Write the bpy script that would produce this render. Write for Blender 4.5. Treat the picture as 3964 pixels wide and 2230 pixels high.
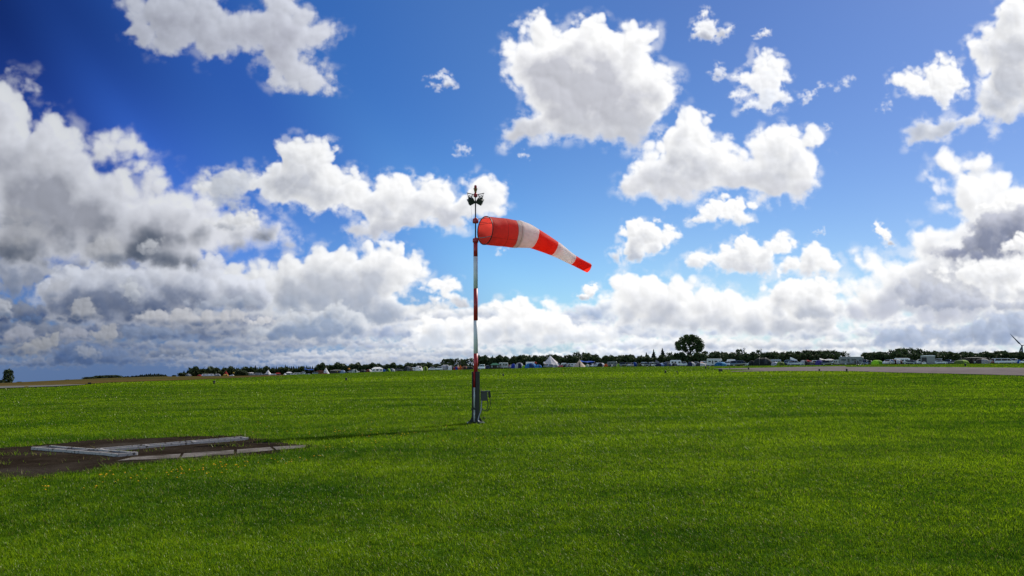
import bpy, math, random
import numpy as np
from mathutils import Vector, Matrix

scene = bpy.context.scene
for _o in list(bpy.data.objects):
    bpy.data.objects.remove(_o)
col = scene.collection
random.seed(7)
# ------------------------------------------------------------------ camera geometry (shared by terrain, sky and placement)
EYE = 1.65
PITCH = math.radians(5.57)
ROLL = math.radians(0.35)
FPX, CX, CY = 2973.0, 1982.0, 1115.0          # focal length and centre in photograph pixels (3964 x 2230)
_r0 = np.array((1.0, 0, 0)); _u0 = np.array((0, -math.sin(PITCH), math.cos(PITCH)))
CF = np.array((0, math.cos(PITCH), math.sin(PITCH)))
CR = _r0 * math.cos(ROLL) - _u0 * math.sin(ROLL)
CU = _u0 * math.cos(ROLL) + _r0 * math.sin(ROLL)
SUN_AZ, SUN_EL = math.radians(46), math.radians(41)   # azimuth to the right of +Y

# ------------------------------------------------------------------ cloud field: a procedural sky map in azimuth / elevation
AZ0, AZ1, EL0, EL1 = -44.0, 44.0, -3.0, 31.0
SKY_W, SKY_H = 2300, 1000

def _hash(ix, iy, seed):
    h = (ix.astype(np.int64) * 374761393 + iy.astype(np.int64) * 668265263 + seed * 144664871) & 0x7fffffff
    h = ((h ^ (h >> 13)) * 1274126177) & 0x7fffffff
    return ((h ^ (h >> 16)) & 0xffff).astype(np.float32) / 65535.0

def perlin(x, y, seed):
    x0 = np.floor(x); y0 = np.floor(y)
    fx = (x - x0).astype(np.float32); fy = (y - y0).astype(np.float32)
    ix = x0.astype(np.int64); iy = y0.astype(np.int64)
    sx = fx * fx * fx * (fx * (fx * 6 - 15) + 10); sy = fy * fy * fy * (fy * (fy * 6 - 15) + 10)
    def g(i, j):
        a = _hash(ix + i, iy + j, seed) * 6.2831853
        return np.cos(a) * (fx - i) + np.sin(a) * (fy - j)
    a = g(0, 0); b = g(1, 0); c = g(0, 1); d = g(1, 1)
    return (a + sx * (b - a)) * (1 - sy) + (c + sx * (d - c)) * sy      # about -0.7 .. 0.7

def fbm(x, y, seed, octaves=5, gain=0.5):
    o = 0; amp = 1.0; n = 0
    for k in range(octaves):
        o = o + amp * perlin(x * 2 ** k + 17.3 * k, y * 2 ** k - 9.1 * k, seed + k)
        n += amp; amp *= gain
    return o / n * 1.4

def worley(x, y, seed):
    ix = np.floor(x).astype(np.int64); iy = np.floor(y).astype(np.int64)
    acc = np.zeros(x.shape, np.float32)
    for i in (-1, 0, 1):
        for j in (-1, 0, 1):
            px = ix + i + _hash(ix + i, iy + j, seed); py = iy + j + _hash(ix + i, iy + j, seed + 51)
            acc += np.exp(-9.0 * ((px - x) ** 2 + (py - y) ** 2)).astype(np.float32)
    return np.clip(1 + np.log(acc + 1e-6) / 9.0 * 1.25, 0, 1.2)             # smooth rounded bumps, about 0.3 .. 1

def sstep(a, b, x):
    t = np.clip((x - a) / (b - a), 0, 1)
    return t * t * (3 - 2 * t)

def poly_sdf(px, py, pts):
    """signed distance to a polygon, positive inside"""
    d = np.full(px.shape, 1e12, np.float32); ins = np.zeros(px.shape, bool)
    n = len(pts)
    for i in range(n):
        ax, ay = pts[i]; bx, by = pts[(i + 1) % n]
        ex, ey = bx - ax, by - ay
        wx, wy = px - ax, py - ay
        t = np.clip((wx * ex + wy * ey) / (ex * ex + ey * ey + 1e-9), 0, 1)
        d = np.minimum(d, (wx - t * ex) ** 2 + (wy - t * ey) ** 2)
        c = ((ay <= py) != (by <= py))
        with np.errstate(divide='ignore', invalid='ignore'):
            ins ^= c & (px < ax + (py - ay) * (ex / (ey if ey else 1e-9)))
    d = np.sqrt(d)
    return np.where(ins, d, -d)

_CROP = {1: (0, 0), 2: (1300, 0), 3: (2564, 0), 4: (0, 680), 5: (1300, 680), 6: (2564, 680)}
def CP(c, *pts):
    ox, oy = _CROP[c]
    return [(ox + x * .5452, oy + y * .5452) for x, y in pts]

def build_sky():
    az = np.radians(np.linspace(AZ0, AZ1, SKY_W, dtype=np.float32)); el = np.radians(np.linspace(EL0, EL1, SKY_H, dtype=np.float32))
    AZ, EL = np.meshgrid(az, el)
    vx = np.cos(EL) * np.sin(AZ); vy = np.cos(EL) * np.cos(AZ); vz = np.sin(EL)
    dz = vx * CF[0] + vy * CF[1] + vz * CF[2]
    PX = (vx * CR[0] + vy * CR[1] + vz * CR[2]) / dz * FPX + CX
    PY = CY - (vx * CU[0] + vy * CU[1] + vz * CU[2]) / dz * FPX
    rgb = np.zeros((SKY_H, SKY_W, 3), np.float32); al = np.zeros((SKY_H, SKY_W), np.float32)
    rng = np.random.default_rng(5)

    def over(sl, col, a):
        rgb[sl] = rgb[sl] * (1 - a[..., None]) + col * a[..., None]
        al[sl] = al[sl] * (1 - a) + a

    def window(x0, x1, y0, y1):
        m = (PX > x0) & (PX < x1) & (PY > y0) & (PY < y1)
        rows = np.where(m.any(1))[0]; cols = np.where(m.any(0))[0]
        if not len(rows): return None
        return (slice(rows[0], rows[-1] + 1), slice(cols[0], cols[-1] + 1))

    def cloud(pts, top=(1, 1, 1), core=(.66, .67, .71), base=(.45, .47, .53), scale=70., amp=1.0, soft=.18, wisp=.35,
              lit=1.0, opacity=1.0, halo=.40, depth=1.6, seed=0, base_from=.55, squash=1.0, streak=0.0, corev=1.0):
        """one cumulus: outline -> warped, cauliflower-edged density -> light through the thin rim, grey in the thick core and base"""
        xs = [p[0] for p in pts]; ys = [p[1] for p in pts]
        pad = scale * 1.6
        sl = window(min(xs) - pad, max(xs) + pad, min(ys) - pad, max(ys) + pad)
        if sl is None: return
        x = PX[sl]; y = PY[sl] ; ysq = y * squash
        w1 = fbm(x / (scale * 1.7), ysq / (scale * 1.7), 11 + seed, 3, .42); w2 = fbm(x / (scale * 1.7) + 40, ysq / (scale * 1.7), 23 + seed, 3, .42)
        qx = x + w1 * scale * .55 * amp; qy = y + w2 * scale * .45 * amp / squash
        s = poly_sdf(qx, qy, pts)
        hx = x + w2 * scale * .35; hy = ysq + w1 * scale * .35
        b1 = worley(hx / (scale * 1.15), hy / (scale * 1.15), 3 + seed); b2 = worley(hx / (scale * .52) + 5, hy / (scale * .52), 7 + seed)
        b3 = worley(hx / (scale * .24) + 9, hy / (scale * .24) + 3, 13 + seed); b4 = worley(hx / (scale * .12), hy / (scale * .12) + 7, 19 + seed)
        puff = b1 * .60 + b2 * .28 + b3 * .09 + b4 * .03                        # about .2 .. .9
        fine = fbm(x / (scale * .5), ysq / (scale * .5), 31 + seed, 5, .62)
        big0 = fbm(x / (scale * 2.6) + 11, ysq / (scale * 2.6), 61 + seed, 2) * 1.6
        h = max(ys) - min(ys)
        v = np.clip((y - min(ys)) / h, 0, 1)                                    # 0 top .. 1 bottom
        d = s + scale * .10 + scale * amp * ((puff - .72) * 1.65 * (1 - .45 * v) + fine * wisp * (.14 + .62 * v))
        wn = fbm(x / (scale * 1.25) + 7, ysq / (scale * 1.0) + 2, 41 + seed, 4, .42)
        rim = sstep(-.62, .10, s / scale + .55 * wn + .25 * (b1 - .7)) * sstep(-.12, .42, wn + .35 * fine) * halo
        over(sl, np.array(top, np.float32) * .97, rim.astype(np.float32))
        a = sstep(-scale * .05, scale * np.minimum(soft * (1.6 + 2.8 * v * wisp * 2 + 1.8 * np.clip(big0, 0, 1)), max(.60, soft * 1.1)), d)
        a = a * (1 - np.exp(-np.clip(d, 0, None) / (scale * .22))) ** .5
        a = np.clip(a * opacity, 0, 1)
        # light: the sun stands up and to the right, behind the clouds
        dens = 1 - np.exp(-np.clip(d, 0, None) / (scale * .55))
        hgt = 1 - np.exp(-np.clip(d, 0, None) / (scale * depth))
        relief = hgt * 1.0 + b1 * .46 + b2 * .17 + b3 * .04 + fine * .03
        big = fbm(x / (scale * 1.5) + 3, ysq / (scale * 1.5), 77 + seed, 4)
        def shift(f, k):                                                        # the field k scale-units towards the sun
            r = scale * k / 1.75
            return np.roll(np.roll(f, -int(round(r * .80)), 0), -int(round(r * .60)), 1)
        vol = dens * (.70 + puff * .35 + big * .35)
        sh = 0
        for k, wgt in ((.2, .12), (.45, .14), (.75, .15), (1.1, .16), (1.6, .16), (2.2, .14), (2.9, .13)):
            sh = sh + wgt * shift(vol, k)
        relief_s = relief - shift(relief, .22)
        thick = np.clip(2.05 * np.clip(sh, 0, 1.2) * hgt * corev * (1 + big * .75) - .14, 0, 1)
        thick = thick * sstep(0, .55, hgt)
        basef = sstep(base_from, 1.04, v + big * .22 + (b1 - .7) * .25) * sstep(.05, .8, dens)
        col = np.array(top, np.float32) * (1 - thick[..., None]) + np.array(core, np.float32) * thick[..., None]
        col = col * (1 - basef[..., None]) + np.array(base, np.float32) * basef[..., None]
        lum = 1 + np.clip(relief_s * lit * .36, -.15, .12)
        col = col * lum[..., None]
        over(sl, np.clip(col, 0, 1.06), a)

    def tone(x, k):                                                            # clouds towards the sun (right) are brighter
        return np.array(k, np.float32)

    # --- air thickening towards the horizon, then the far decks
    hz = np.exp(-np.clip(EL, 0, None) / math.radians(5.0)) * .80
    warm = sstep(-.55, .5, AZ)[..., None]
    hcol = np.array((.14, .24, .50), np.float32) * (1 - warm) + np.array((.52, .66, .88), np.float32) * warm
    over((slice(None), slice(None)), hcol, hz.astype(np.float32))

    def deck(cx, by, w, h, top, core, base, scale, seed, **k):
        pts = []
        n = 11
        for i in range(n):
            t = i / (n - 1)
            e = math.sin(math.pi * min(max(t, .04), .96)) ** .7
            pts.append((cx + (t - .5) * w, by - h * e * (.55 + .6 * rng.random())))
        pts = [(cx - w * .52, by)] + pts + [(cx + w * .52, by), (cx, by + h * .06)]
        cloud(pts, top, core, base, scale, seed=seed, **k)

    def mixc(a, b, t): return tuple(a[i] * (1 - t) + b[i] * t for i in range(3))
    LW, RW = (.34, .37, .45), (1.0, 1.0, 1.0)
    LC, RC = (.15, .21, .36), (.62, .67, .77)
    LB, RB = (.05, .105, .27), (.36, .44, .62)
    # rows of small far cumulus, drawn far to near
    for by, w, h, n in ((1418, 420, 40, 18), (1386, 460, 56, 18), (1348, 520, 74, 17), (1306, 540, 92, 16), (1256, 560, 104, 14)):
        for i in range(n):
            cx = -150 + (i + .5 + rng.uniform(-.45, .45)) * 4264 / n
            if by < 1270 and (cx < 60 or rng.random() < .12): continue
            t = min(max((cx - 500) / 1500, 0), 1)
            q = rng.uniform(-.14, .12)
            f = 1 + q
            far = (1440 - by) / 200
            hzc = mixc((.25, .36, .58), (.72, .78, .88), t)
            tp = mixc(mixc(LW, RW, t), hzc, .30 * (1 - far)); co = mixc(mixc(LC, RC, t), hzc, .35 * (1 - far)); ba = mixc(mixc(LB, RB, t), hzc, .4 * (1 - far))
            deck(cx, by + rng.uniform(-16, 10), w * rng.uniform(.6, 1.35), h * rng.uniform(.6, 1.3), tuple(c * f for c in tp), tuple(c * f for c in co), tuple(c * f for c in ba),
                 max(20, h * .48), i + int(by), squash=1.15, soft=.3, wisp=.3, depth=1.1, base_from=.30, opacity=.94)

    for args in CLOUDS:
        k = dict(args[1]); cloud(args[0], **k)
    dim = (.66 + .34 * sstep(math.radians(-30), math.radians(-6), AZ))[..., None]      # clouds far from the sun are greyer
    rgb = rgb * (dim ** np.array((1.08, 1.0, .88), np.float32))
    return rgb.astype(np.float32), al
_W = dict(top=(1.02, 1.02, 1.02), core=(.58, .595, .645), base=(.47, .49, .56))
_G = dict(top=(.70, .71, .75), core=(.42, .44, .50), base=(.20, .24, .33))
def _c(_b, **k):
    d = dict(_b); d.update(k); return d
CLOUDS = [
 # right hand bank and the tower in front of it
 (CP(6, (1350,550),(1400,545),(1440,590),(1480,530),(1540,515),(1590,540),(1620,580),(1750,540),(1730,400),(1740,345),(1800,380),(1880,360),(1950,400),(2050,400),(2150,340),(2050,250),(2000,170),(1960,80),(1920,-40),(1930,-100),(1980,-160),(2040,-115),(2150,-130),(2300,-105),(2370,-45),(2470,-35),(2470,25),(2440,95),(2560,95),(2800,70),(2800,1000),(2340,1010),(2200,1030),(2000,1090),(1800,1060),(1700,1010),(1500,1050),(1280,1000),(1270,820),(1330,750),(1490,740),(1500,700),(1420,690),(1350,620)),
  _c(_W, scale=85, seed=1, core=(.60,.62,.68), base=(.55, .58, .68), base_from=.75, depth=1.5)),
 # dark shaded flanks inside the bank
 (CP(6, (2160,420),(2200,330),(2300,240),(2450,230),(2700,200),(2700,560),(2400,590),(2250,620),(2050,600),(1880,560),(2000,500),(2110,490)),
  dict(top=(.50,.52,.61), core=(.22,.25,.36), base=(.22,.25,.37), scale=50, soft=.5, wisp=.45, seed=2, depth=.6, opacity=.95)),
 (CP(6, (1640,790),(1760,730),(1900,760),(2060,800),(2300,860),(2600,900),(2600,990),(2300,960),(2000,960),(1780,960),(1680,880)),
  dict(top=(.56,.59,.68), core=(.33,.37,.49), base=(.33,.38,.51), scale=44, soft=.5, wisp=.5, seed=3, depth=.6, opacity=.88)),
 (CP(6, (1480,1100),(1700,1060),(2000,1090),(2150,1060),(2300,1000),(2620,980),(2620,1180),(2300,1210),(1900,1220),(1500,1210)),
  dict(top=(.46,.53,.68), core=(.27,.34,.50), base=(.33,.41,.58), scale=50, soft=.5, wisp=.4, seed=4, depth=.6, opacity=.92)),
 (CP(6, (2200,290),(2230,220),(2330,180),(2440,140),(2560,110),(2700,90),(2700,190),(2560,180),(2440,230),(2330,230),(2260,300)),
  _c(_W, scale=34, seed=5, core=(.84,.85,.88), base=(.7,.72,.78))),
 (CP(6, (2380,560),(2440,480),(2500,430),(2640,420),(2640,560),(2520,550)), _c(_W, scale=34, seed=6, core=(.74,.75,.8))),
 (CP(6, (1900,680),(2040,620),(2250,610),(2450,590),(2640,600),(2640,760),(2500,880),(2380,900),(2250,800),(2060,760)), _c(_W, scale=48, seed=7, core=(.60,.62,.68), base=(.62,.65,.72), soft=.3, opacity=.9)),
 (CP(6, (1500,340),(1530,330),(1600,380),(1620,420),(1650,490),(1600,510),(1560,450),(1510,400)), _c(_W, scale=22, seed=8)),
 # white bank behind the wind cone's tail, across to the right
 (CP(5, (1890,860),(1960,820),(1890,745),(1950,700),(2050,700),(2150,680),(2290,660),(2400,710),(2568,770),(2720,800),(2850,830),(3000,860),(3150,830),(3350,830),(3560,820),(3620,1000),(3600,1120),(3100,1150),(2600,1120),(2250,1100),(1990,1060),(2000,980)),
  _c(_W, scale=70, seed=9, core=(.60,.62,.68), base=(.50,.54,.63), base_from=.5)),
 (CP(6, (690,800),(760,750),(830,690),(880,720),(1000,710),(1240,740),(1270,800),(1300,1000),(1000,1050),(700,980)),
  _c(_W, scale=52, seed=10, core=(.64,.66,.71), base=(.50,.54,.63))),
 (CP(6, (830,620),(900,590),(980,550),(990,500),(1070,470),(1150,500),(1180,540),(1240,580),(1280,620),(1275,690),(1240,740),(1180,700),(1050,710),(960,700),(880,700)),
  _c(_W, scale=48, seed=12, core=(.64,.66,.71), base=(.60,.62,.69))),
 (CP(5, (600,1000),(680,970),(740,1000),(860,1010),(970,1000),(1110,1010),(1180,1000),(1110,930),(1150,885),(1280,870),(1380,900),(1450,930),(1540,960),(1690,960),(1670,1040),(1800,1060),(1900,1090),(1990,1060),(2000,1200),(1400,1200),(560,1220),(540,1080)),
  _c(_W, scale=55, seed=13, core=(.60,.62,.68), base=(.62,.68,.78), base_from=.5)),
 # small middle clouds
 (CP(5, (590,800),(680,730),(800,725),(910,760),(900,800),(820,830),(920,870),(980,930),(850,945),(780,910),(700,930),(670,880),(720,820)), _c(_W, scale=40, seed=14, core=(.64,.66,.71), soft=.3)),
 (CP(5, (1690,865),(1750,830),(1780,780),(1850,770),(1860,820),(1820,870),(1750,890)), _c(_W, scale=26, seed=15, core=(.82,.83,.87))),
 (CP(5, (2010,400),(2040,340),(2110,310),(2250,330),(2340,330),(2420,400),(2450,430),(2390,490),(2300,530),(2200,560),(2170,610),(2080,620),(1990,610),(1960,580),(2030,500)), _c(_W, scale=42, seed=16, core=(.64,.66,.71), base=(.50,.54,.63))),
 (CP(6, (150,600),(230,540),(330,530),(400,560),(430,500),(520,450),(600,425),(700,450),(760,460),(850,420),(930,460),(920,530),(850,560),(800,580),(780,620),(790,680),(730,710),(640,700),(540,700),(420,680),(380,640),(250,660),(170,650)),
  _c(_W, scale=44, seed=17, core=(.64,.66,.71), base=(.66,.68,.74))),
 (CP(6, (140,290),(200,310),(250,290),(260,240),(310,220),(350,170),(430,145),(560,160),(640,200),(680,220),(600,270),(650,320),(560,360),(480,320),(350,330),(180,350)), _c(_W, scale=40, seed=18, core=(.86,.87,.89), base=(.78,.80,.84))),
 # the two big white ones
 (CP(3, (-250,1240),(-200,1160),(-90,1080),(-20,950),(70,840),(130,790),(220,785),(290,810),(310,850),(290,900),(340,970),(400,980),(480,1010),(540,1070),(600,1080),(590,1030),(640,980),(720,910),(800,900),(830,890),(910,900),(960,940),(1000,950),(1050,910),(1110,950),(1150,990),(1110,1030),(1140,1070),(1160,1110),(1140,1200),(1120,1260),(1150,1310),(1080,1330),(1040,1380),(980,1430),(860,1440),(720,1430),(600,1390),(440,1370),(280,1380),(160,1440),(20,1460),(-110,1400),(-250,1400),(-310,1340),(-290,1250)),
  _c(_W, scale=66, seed=20, core=(.60,.62,.68), base=(.68,.69,.74), depth=1.5)),
 (CP(2, (1190,330),(1230,250),(1330,210),(1380,140),(1440,110),(1500,150),(1560,150),(1630,160),(1700,170),(1740,120),(1790,110),(1850,120),(1900,150),(1950,200),(2000,210),(2060,170),(2120,160),(2200,200),(2270,230),(2270,300),(2240,360),(2190,390),(2270,420),(2350,490),(2420,540),(2445,620),(2440,720),(2400,790),(2330,850),(2260,900),(2200,950),(2160,1060),(2060,1060),(1950,1040),(1880,1010),(1750,990),(1600,1000),(1500,1010),(1440,980),(1340,1000),(1280,1030),(1210,1050),(1190,940),(1260,910),(1280,850),(1340,800),(1340,700),(1310,630),(1250,580),(1210,480),(1185,400)),
  _c(_W, scale=72, seed=21, core=(.56,.57,.63), base=(.56,.575,.63), depth=1.5)),
 # upper right
 (CP(3, (2570,-90),(2430,0),(2360,80),(2380,130),(2300,180),(2220,230),(2150,310),(2150,400),(2220,440),(2240,560),(2260,660),(2230,720),(2130,780),(2060,820),(1980,850),(1900,840),(1820,850),(1760,900),(1740,1030),(1830,1030),(1950,990),(2080,950),(2150,900),(2250,870),(2330,840),(2370,880),(2330,960),(2400,930),(2480,880),(2570,810),(2800,780),(2800,-90)),
  _c(_W, scale=62, seed=22, core=(.60,.62,.68), base=(.50,.54,.63), soft=.26)),
 (CP(3, (1595,590),(1640,540),(1720,520),(1750,490),(1850,490),(1930,470),(1950,400),(2010,385),(2060,430),(2130,470),(2150,560),(2190,640),(2100,700),(2000,780),(1960,720),(1850,670),(1700,640),(1640,610)),
  _c(_W, scale=44, seed=23, core=(.86,.87,.90), base=(.80,.82,.87), soft=.3, wisp=.45)),
 (CP(3, (650,370),(720,360),(830,390),(880,460),(900,560),(870,620),(930,670),(930,710),(840,740),(740,800),(640,770),(540,790),(600,730),(640,690),(450,700),(510,660),(620,640),(560,590),(490,545),(600,490),(640,430)),
  _c(_W, scale=46, seed=24, core=(.90,.91,.94), base=(.80,.84,.92), soft=.5, wisp=.6, opacity=.95)),
 (CP(3, (350,520),(380,460),(430,470),(465,520),(430,560),(370,570)), _c(_W, scale=26, seed=25, soft=.9, wisp=.6, opacity=.7)),
 (CP(3, (970,700),(1000,650),(1070,650),(1120,590),(1140,600),(1070,690),(1000,740)), _c(_W, scale=22, seed=26, soft=.9, wisp=.6, opacity=.75)),
 (CP(3, (1190,625),(1260,570),(1360,550),(1330,600),(1240,635)), _c(_W, scale=24, seed=27, soft=1.1, wisp=.6, opacity=.6)),
 (CP(3, (1540,770),(1570,730),(1615,690),(1610,790)), _c(_W, scale=22, seed=28, soft=1.4, wisp=.7, opacity=.35)),
 (CP(3, (635,255),(690,230),(735,195),(765,210),(760,255),(690,268)), _c(_W, scale=18, seed=29, soft=.8, wisp=.6, opacity=.75)),
 (CP(3, (215,260),(215,160),(270,90),(310,45),(325,120),(390,150),(400,210),(500,180),(480,240),(420,280),(340,290)), _c(_W, scale=32, seed=30, core=(.88,.89,.92), soft=.6, wisp=.6, opacity=.9)),
 (CP(3, (1145,880),(1185,870),(1205,915),(1170,925)), _c(_W, scale=16, seed=31, soft=1.3, wisp=.6, opacity=.5)),
 (CP(2, (630,545),(700,540),(760,500),(820,540),(860,615),(770,632),(650,615),(745,590),(760,560)), _c(_W, scale=22, seed=32, soft=.9, wisp=.6, opacity=.7, core=(.8,.82,.88))),
 (CP(2, (835,1095),(860,1020),(930,1035),(960,1095)), _c(_W, scale=22, seed=33, soft=1.2, wisp=.6, opacity=.6)),
 (CP(2, (1305,1110),(1320,1065),(1370,1125)), _c(_W, scale=16, seed=34, soft=1.2, wisp=.6, opacity=.6)),
 (CP(6, (1065,400),(1100,395),(1150,370),(1150,415),(1100,420)), _c(_W, scale=14, seed=35, soft=1.2, wisp=.6, opacity=.6)),
 (CP(5, (1140,560),(1160,520),(1230,515),(1180,565)), _c(_W, scale=18, seed=36, soft=1.1, wisp=.6, opacity=.7)),
 # left: far grey banks, then the near masses
 (CP(4, (1500,650),(1560,620),(1600,660),(1720,640),(1830,620),(1920,570),(2060,560),(2140,590),(2200,510),(2300,480),(2360,500),(2440,490),(2570,540),(2620,480),(2760,485),(2860,510),(2950,570),(3040,670),(2990,740),(2890,800),(2860,880),(2960,900),(2960,1000),(2700,1080),(2400,1060),(2000,1000),(1800,960),(1500,900),(1300,860),(1350,760)),
  dict(top=(.98,.98,.98), core=(.56,.59,.66), base=(.36,.42,.54), scale=66, seed=40, base_from=.45, depth=1.3)),
 (CP(4, (1960,1000),(2060,960),(2250,950),(2420,900),(2600,960),(2640,1100),(2550,1160),(2300,1190),(1960,1180),(1730,1160),(1760,1100),(1900,1070)),
  dict(top=(.70,.73,.78), core=(.30,.38,.53), base=(.22,.30,.47), scale=40, seed=41, depth=.8, soft=.4, opacity=.85)),
 (CP(4, (230,880),(260,760),(380,700),(520,640),(700,640),(820,640),(1000,610),(1300,600),(1500,600),(1700,660),(1900,760),(1960,860),(1900,960),(1500,980),(1000,1060),(600,1060),(300,1050),(280,960)),
  dict(top=(.86,.88,.95), core=(.33,.37,.48), base=(.09,.14,.27), scale=66, seed=42, base_from=.40, depth=1.1)),
 (CP(4, (860,760),(940,730),(1020,760),(1030,860),(960,890),(880,850)), dict(top=(.72,.74,.78), core=(.56,.58,.65), base=(.4,.45,.55), scale=36, seed=43, soft=.5, opacity=.85)),
 (CP(4, (330,880),(430,860),(500,740),(420,720),(320,760),(280,820)), dict(top=(.62,.63,.68), core=(.5,.52,.58), base=(.3,.35,.46), scale=40, seed=44, soft=.6, opacity=.7)),
 (CP(4, (1290,900),(1450,880),(1600,850),(1750,830),(1850,880),(1880,940),(1700,970),(1450,960)), dict(top=(.50,.54,.63), core=(.22,.29,.43), base=(.17,.24,.40), scale=40, seed=45, soft=.5, depth=.7, opacity=.85)),
 (CP(4, (320,1010),(480,990),(510,920),(560,870),(620,870),(690,930),(690,980),(730,1010),(600,1030),(420,1030)), dict(top=(.52,.53,.57), core=(.38,.40,.46), base=(.14,.19,.31), scale=34, seed=46, base_from=.6)),
 (CP(4, (950,990),(1060,960),(1200,970),(1320,940),(1450,980),(1600,960),(1740,990),(1720,1040),(1500,1070),(1250,1075),(1000,1050)), dict(top=(.66,.66,.69), core=(.46,.48,.54), base=(.14,.2,.34), scale=38, seed=47, base_from=.5)),
 (CP(4, (1740,1040),(1830,1000),(1930,1000),(1970,1030),(1880,1060),(1780,1080)), dict(top=(.72,.72,.75), core=(.7,.72,.76), base=(.4,.46,.58), scale=22, seed=48)),
 (CP(4, (840,1080),(1000,1060),(1200,1080),(1310,1100),(1280,1160),(1000,1170),(860,1150)), dict(top=(.30,.37,.52), core=(.12,.20,.38), base=(.11,.18,.36), scale=34, seed=49, soft=.5, depth=.6, opacity=.9)),
 (CP(4, (640,1120),(700,1070),(830,1070),(835,1130),(800,1160),(820,1200),(640,1190)), dict(top=(.5,.51,.55), core=(.36,.39,.46), base=(.15,.22,.36), scale=30, seed=50)),
 (CP(4, (0,1150),(60,1080),(150,1060),(250,1090),(260,1160),(120,1190),(-40,1200)), dict(top=(.45,.47,.55), core=(.33,.36,.45), base=(.15,.21,.36), scale=36, seed=51)),
 (CP(4, (110,1240),(130,1190),(260,1170),(380,1110),(440,1100),(430,1190),(370,1260),(240,1290),(140,1290)), dict(top=(.46,.47,.50), core=(.32,.35,.42), base=(.14,.2,.34), scale=30, seed=52)),
 (CP(4, (400,1150),(470,1070),(560,1080),(630,1120),(640,1170),(420,1180)), dict(top=(.46,.48,.56), core=(.33,.37,.47), base=(.18,.24,.38), scale=30, seed=53)),
 (CP(4, (330,1330),(350,1270),(440,1190),(600,1180),(720,1200),(900,1250),(1000,1300),(1000,1340),(700,1350),(420,1345)), dict(top=(.22,.30,.48), core=(.09,.16,.34), base=(.10,.17,.35), scale=36, seed=54, soft=.35, depth=.6, opacity=.9)),
 (CP(4, (530,1240),(560,1200),(640,1210),(720,1250),(700,1300),(600,1300)), dict(top=(.42,.46,.55), core=(.30,.35,.46), base=(.16,.23,.38), scale=24, seed=55, soft=.5, opacity=.85)),
 (CP(4, (0,870),(60,880),(100,940),(90,1000),(-40,1010),(-40,860)), dict(top=(.58,.6,.66), core=(.36,.4,.5), base=(.2,.27,.4), scale=26, seed=56, soft=.4)),
 (CP(4, (60,1010),(200,985),(300,1000),(300,1045),(100,1050)), dict(top=(.14,.22,.40), core=(.08,.15,.31), base=(.08,.15,.31), scale=22, seed=57, soft=.6, opacity=.85)),
 (CP(4, (-60,560),(330,570),(420,680),(300,780),(200,830),(60,860),(-60,850)), dict(top=(.46,.49,.57), core=(.36,.40,.49), base=(.26,.31,.42), scale=56, seed=58, soft=.5, wisp=.5, opacity=.92)),
 # the great left cloud
 ([(-90, 290)] + CP(1, (60,560),(130,590),(200,570),(245,600),(210,680),(230,790),(220,840),(300,860),(290,790),(400,780),(480,830),(545,920),(555,990),(620,1040),(680,960),(790,940),(870,990),(960,960),(1050,1010),(1110,1070),(1040,1110),(940,1080),(850,1120),(720,1190),(850,1180),(960,1150),(1030,1190),(1010,1240),(1100,1220),(1250,1230),(1280,1290),(1370,1330))
   + CP(4, (1450,130),(1530,200),(1560,260),(1640,280),(1700,240),(1790,250),(1860,330),(1850,380),(1960,370),(2040,430),(2150,480),(2130,530),(2000,525),(1820,500),(1700,500),(1600,540),(1500,620),(1350,660),(1200,690),(1000,680),(880,660),(560,660),(330,640),(-160,610)),
  dict(top=(1.0,1.0,1.04), core=(.47,.48,.54), base=(.13,.16,.22), scale=96, seed=60, base_from=.76, depth=1.5, soft=.2, wisp=.34)),
 (CP(4, (1440,330),(1540,300),(1640,280),(1700,235),(1790,250),(1860,330),(1840,380),(1700,400),(1560,390)), dict(top=(.92,.92,.93), core=(.72,.73,.77), base=(.5,.53,.6), scale=38, seed=61, soft=.4)),
 (CP(4, (-40,330),(60,250),(260,290),(420,380),(300,470),(240,540),(100,580),(-40,570)), dict(top=(.6,.6,.62), core=(.50,.50,.53), base=(.2,.23,.3), scale=60, seed=62, soft=1.0, opacity=.55)),
 (CP(4, (600,500),(640,430),(740,400),(830,440),(890,510),(905,600),(830,640),(680,620),(600,570)), dict(top=(.66,.66,.68), core=(.54,.54,.57), base=(.24,.28,.36), scale=46, seed=63, soft=.8, opacity=.85)),
 (CP(4, (960,490),(1050,440),(1150,450),(1170,490),(1100,540),(1010,550)), dict(top=(.74,.75,.78), core=(.58,.6,.65), base=(.4,.44,.52), scale=30, seed=64, soft=.8, opacity=.75)),
 (CP(4, (-60,270),(100,300),(330,330),(300,370),(120,380),(-60,360)), dict(top=(.3,.33,.4), core=(.22,.25,.31), base=(.22,.25,.31), scale=50, seed=65, soft=1.2, wisp=.5, opacity=.75)),
 # the cloud bank behind the mast head
 (CP(1, (1400,1330),(1470,1215),(1560,1210),(1740,1195),(1830,1240),(1900,1180),(1940,1120),(2010,990),(2080,975),(2140,1020),(2220,980),(2330,990),(2395,1060),(2370,1160),(2430,1220),(2520,1200),(2600,1290),(2650,1350),(2695,1250),(2785,1220),(2905,1240),(3005,1280),(3065,1245),(3125,1290),(3185,1250),(3225,1340),(3240,1400),(3285,1370),(3305,1280),(3365,1250),(3465,1240),(3565,1290),(3625,1380),(3620,1450),(3590,1500),(3530,1540),(3385,1550),(3300,1630),(3180,1615),(2985,1590),(2865,1640),(2640,1700),(2490,1690),(2430,1650),(2475,1610),(2575,1590),(2585,1520),(2440,1490),(2400,1520),(2230,1500),(2050,1480),(1900,1420),(1830,1340),(1700,1350),(1560,1400),(1450,1400)),
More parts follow.
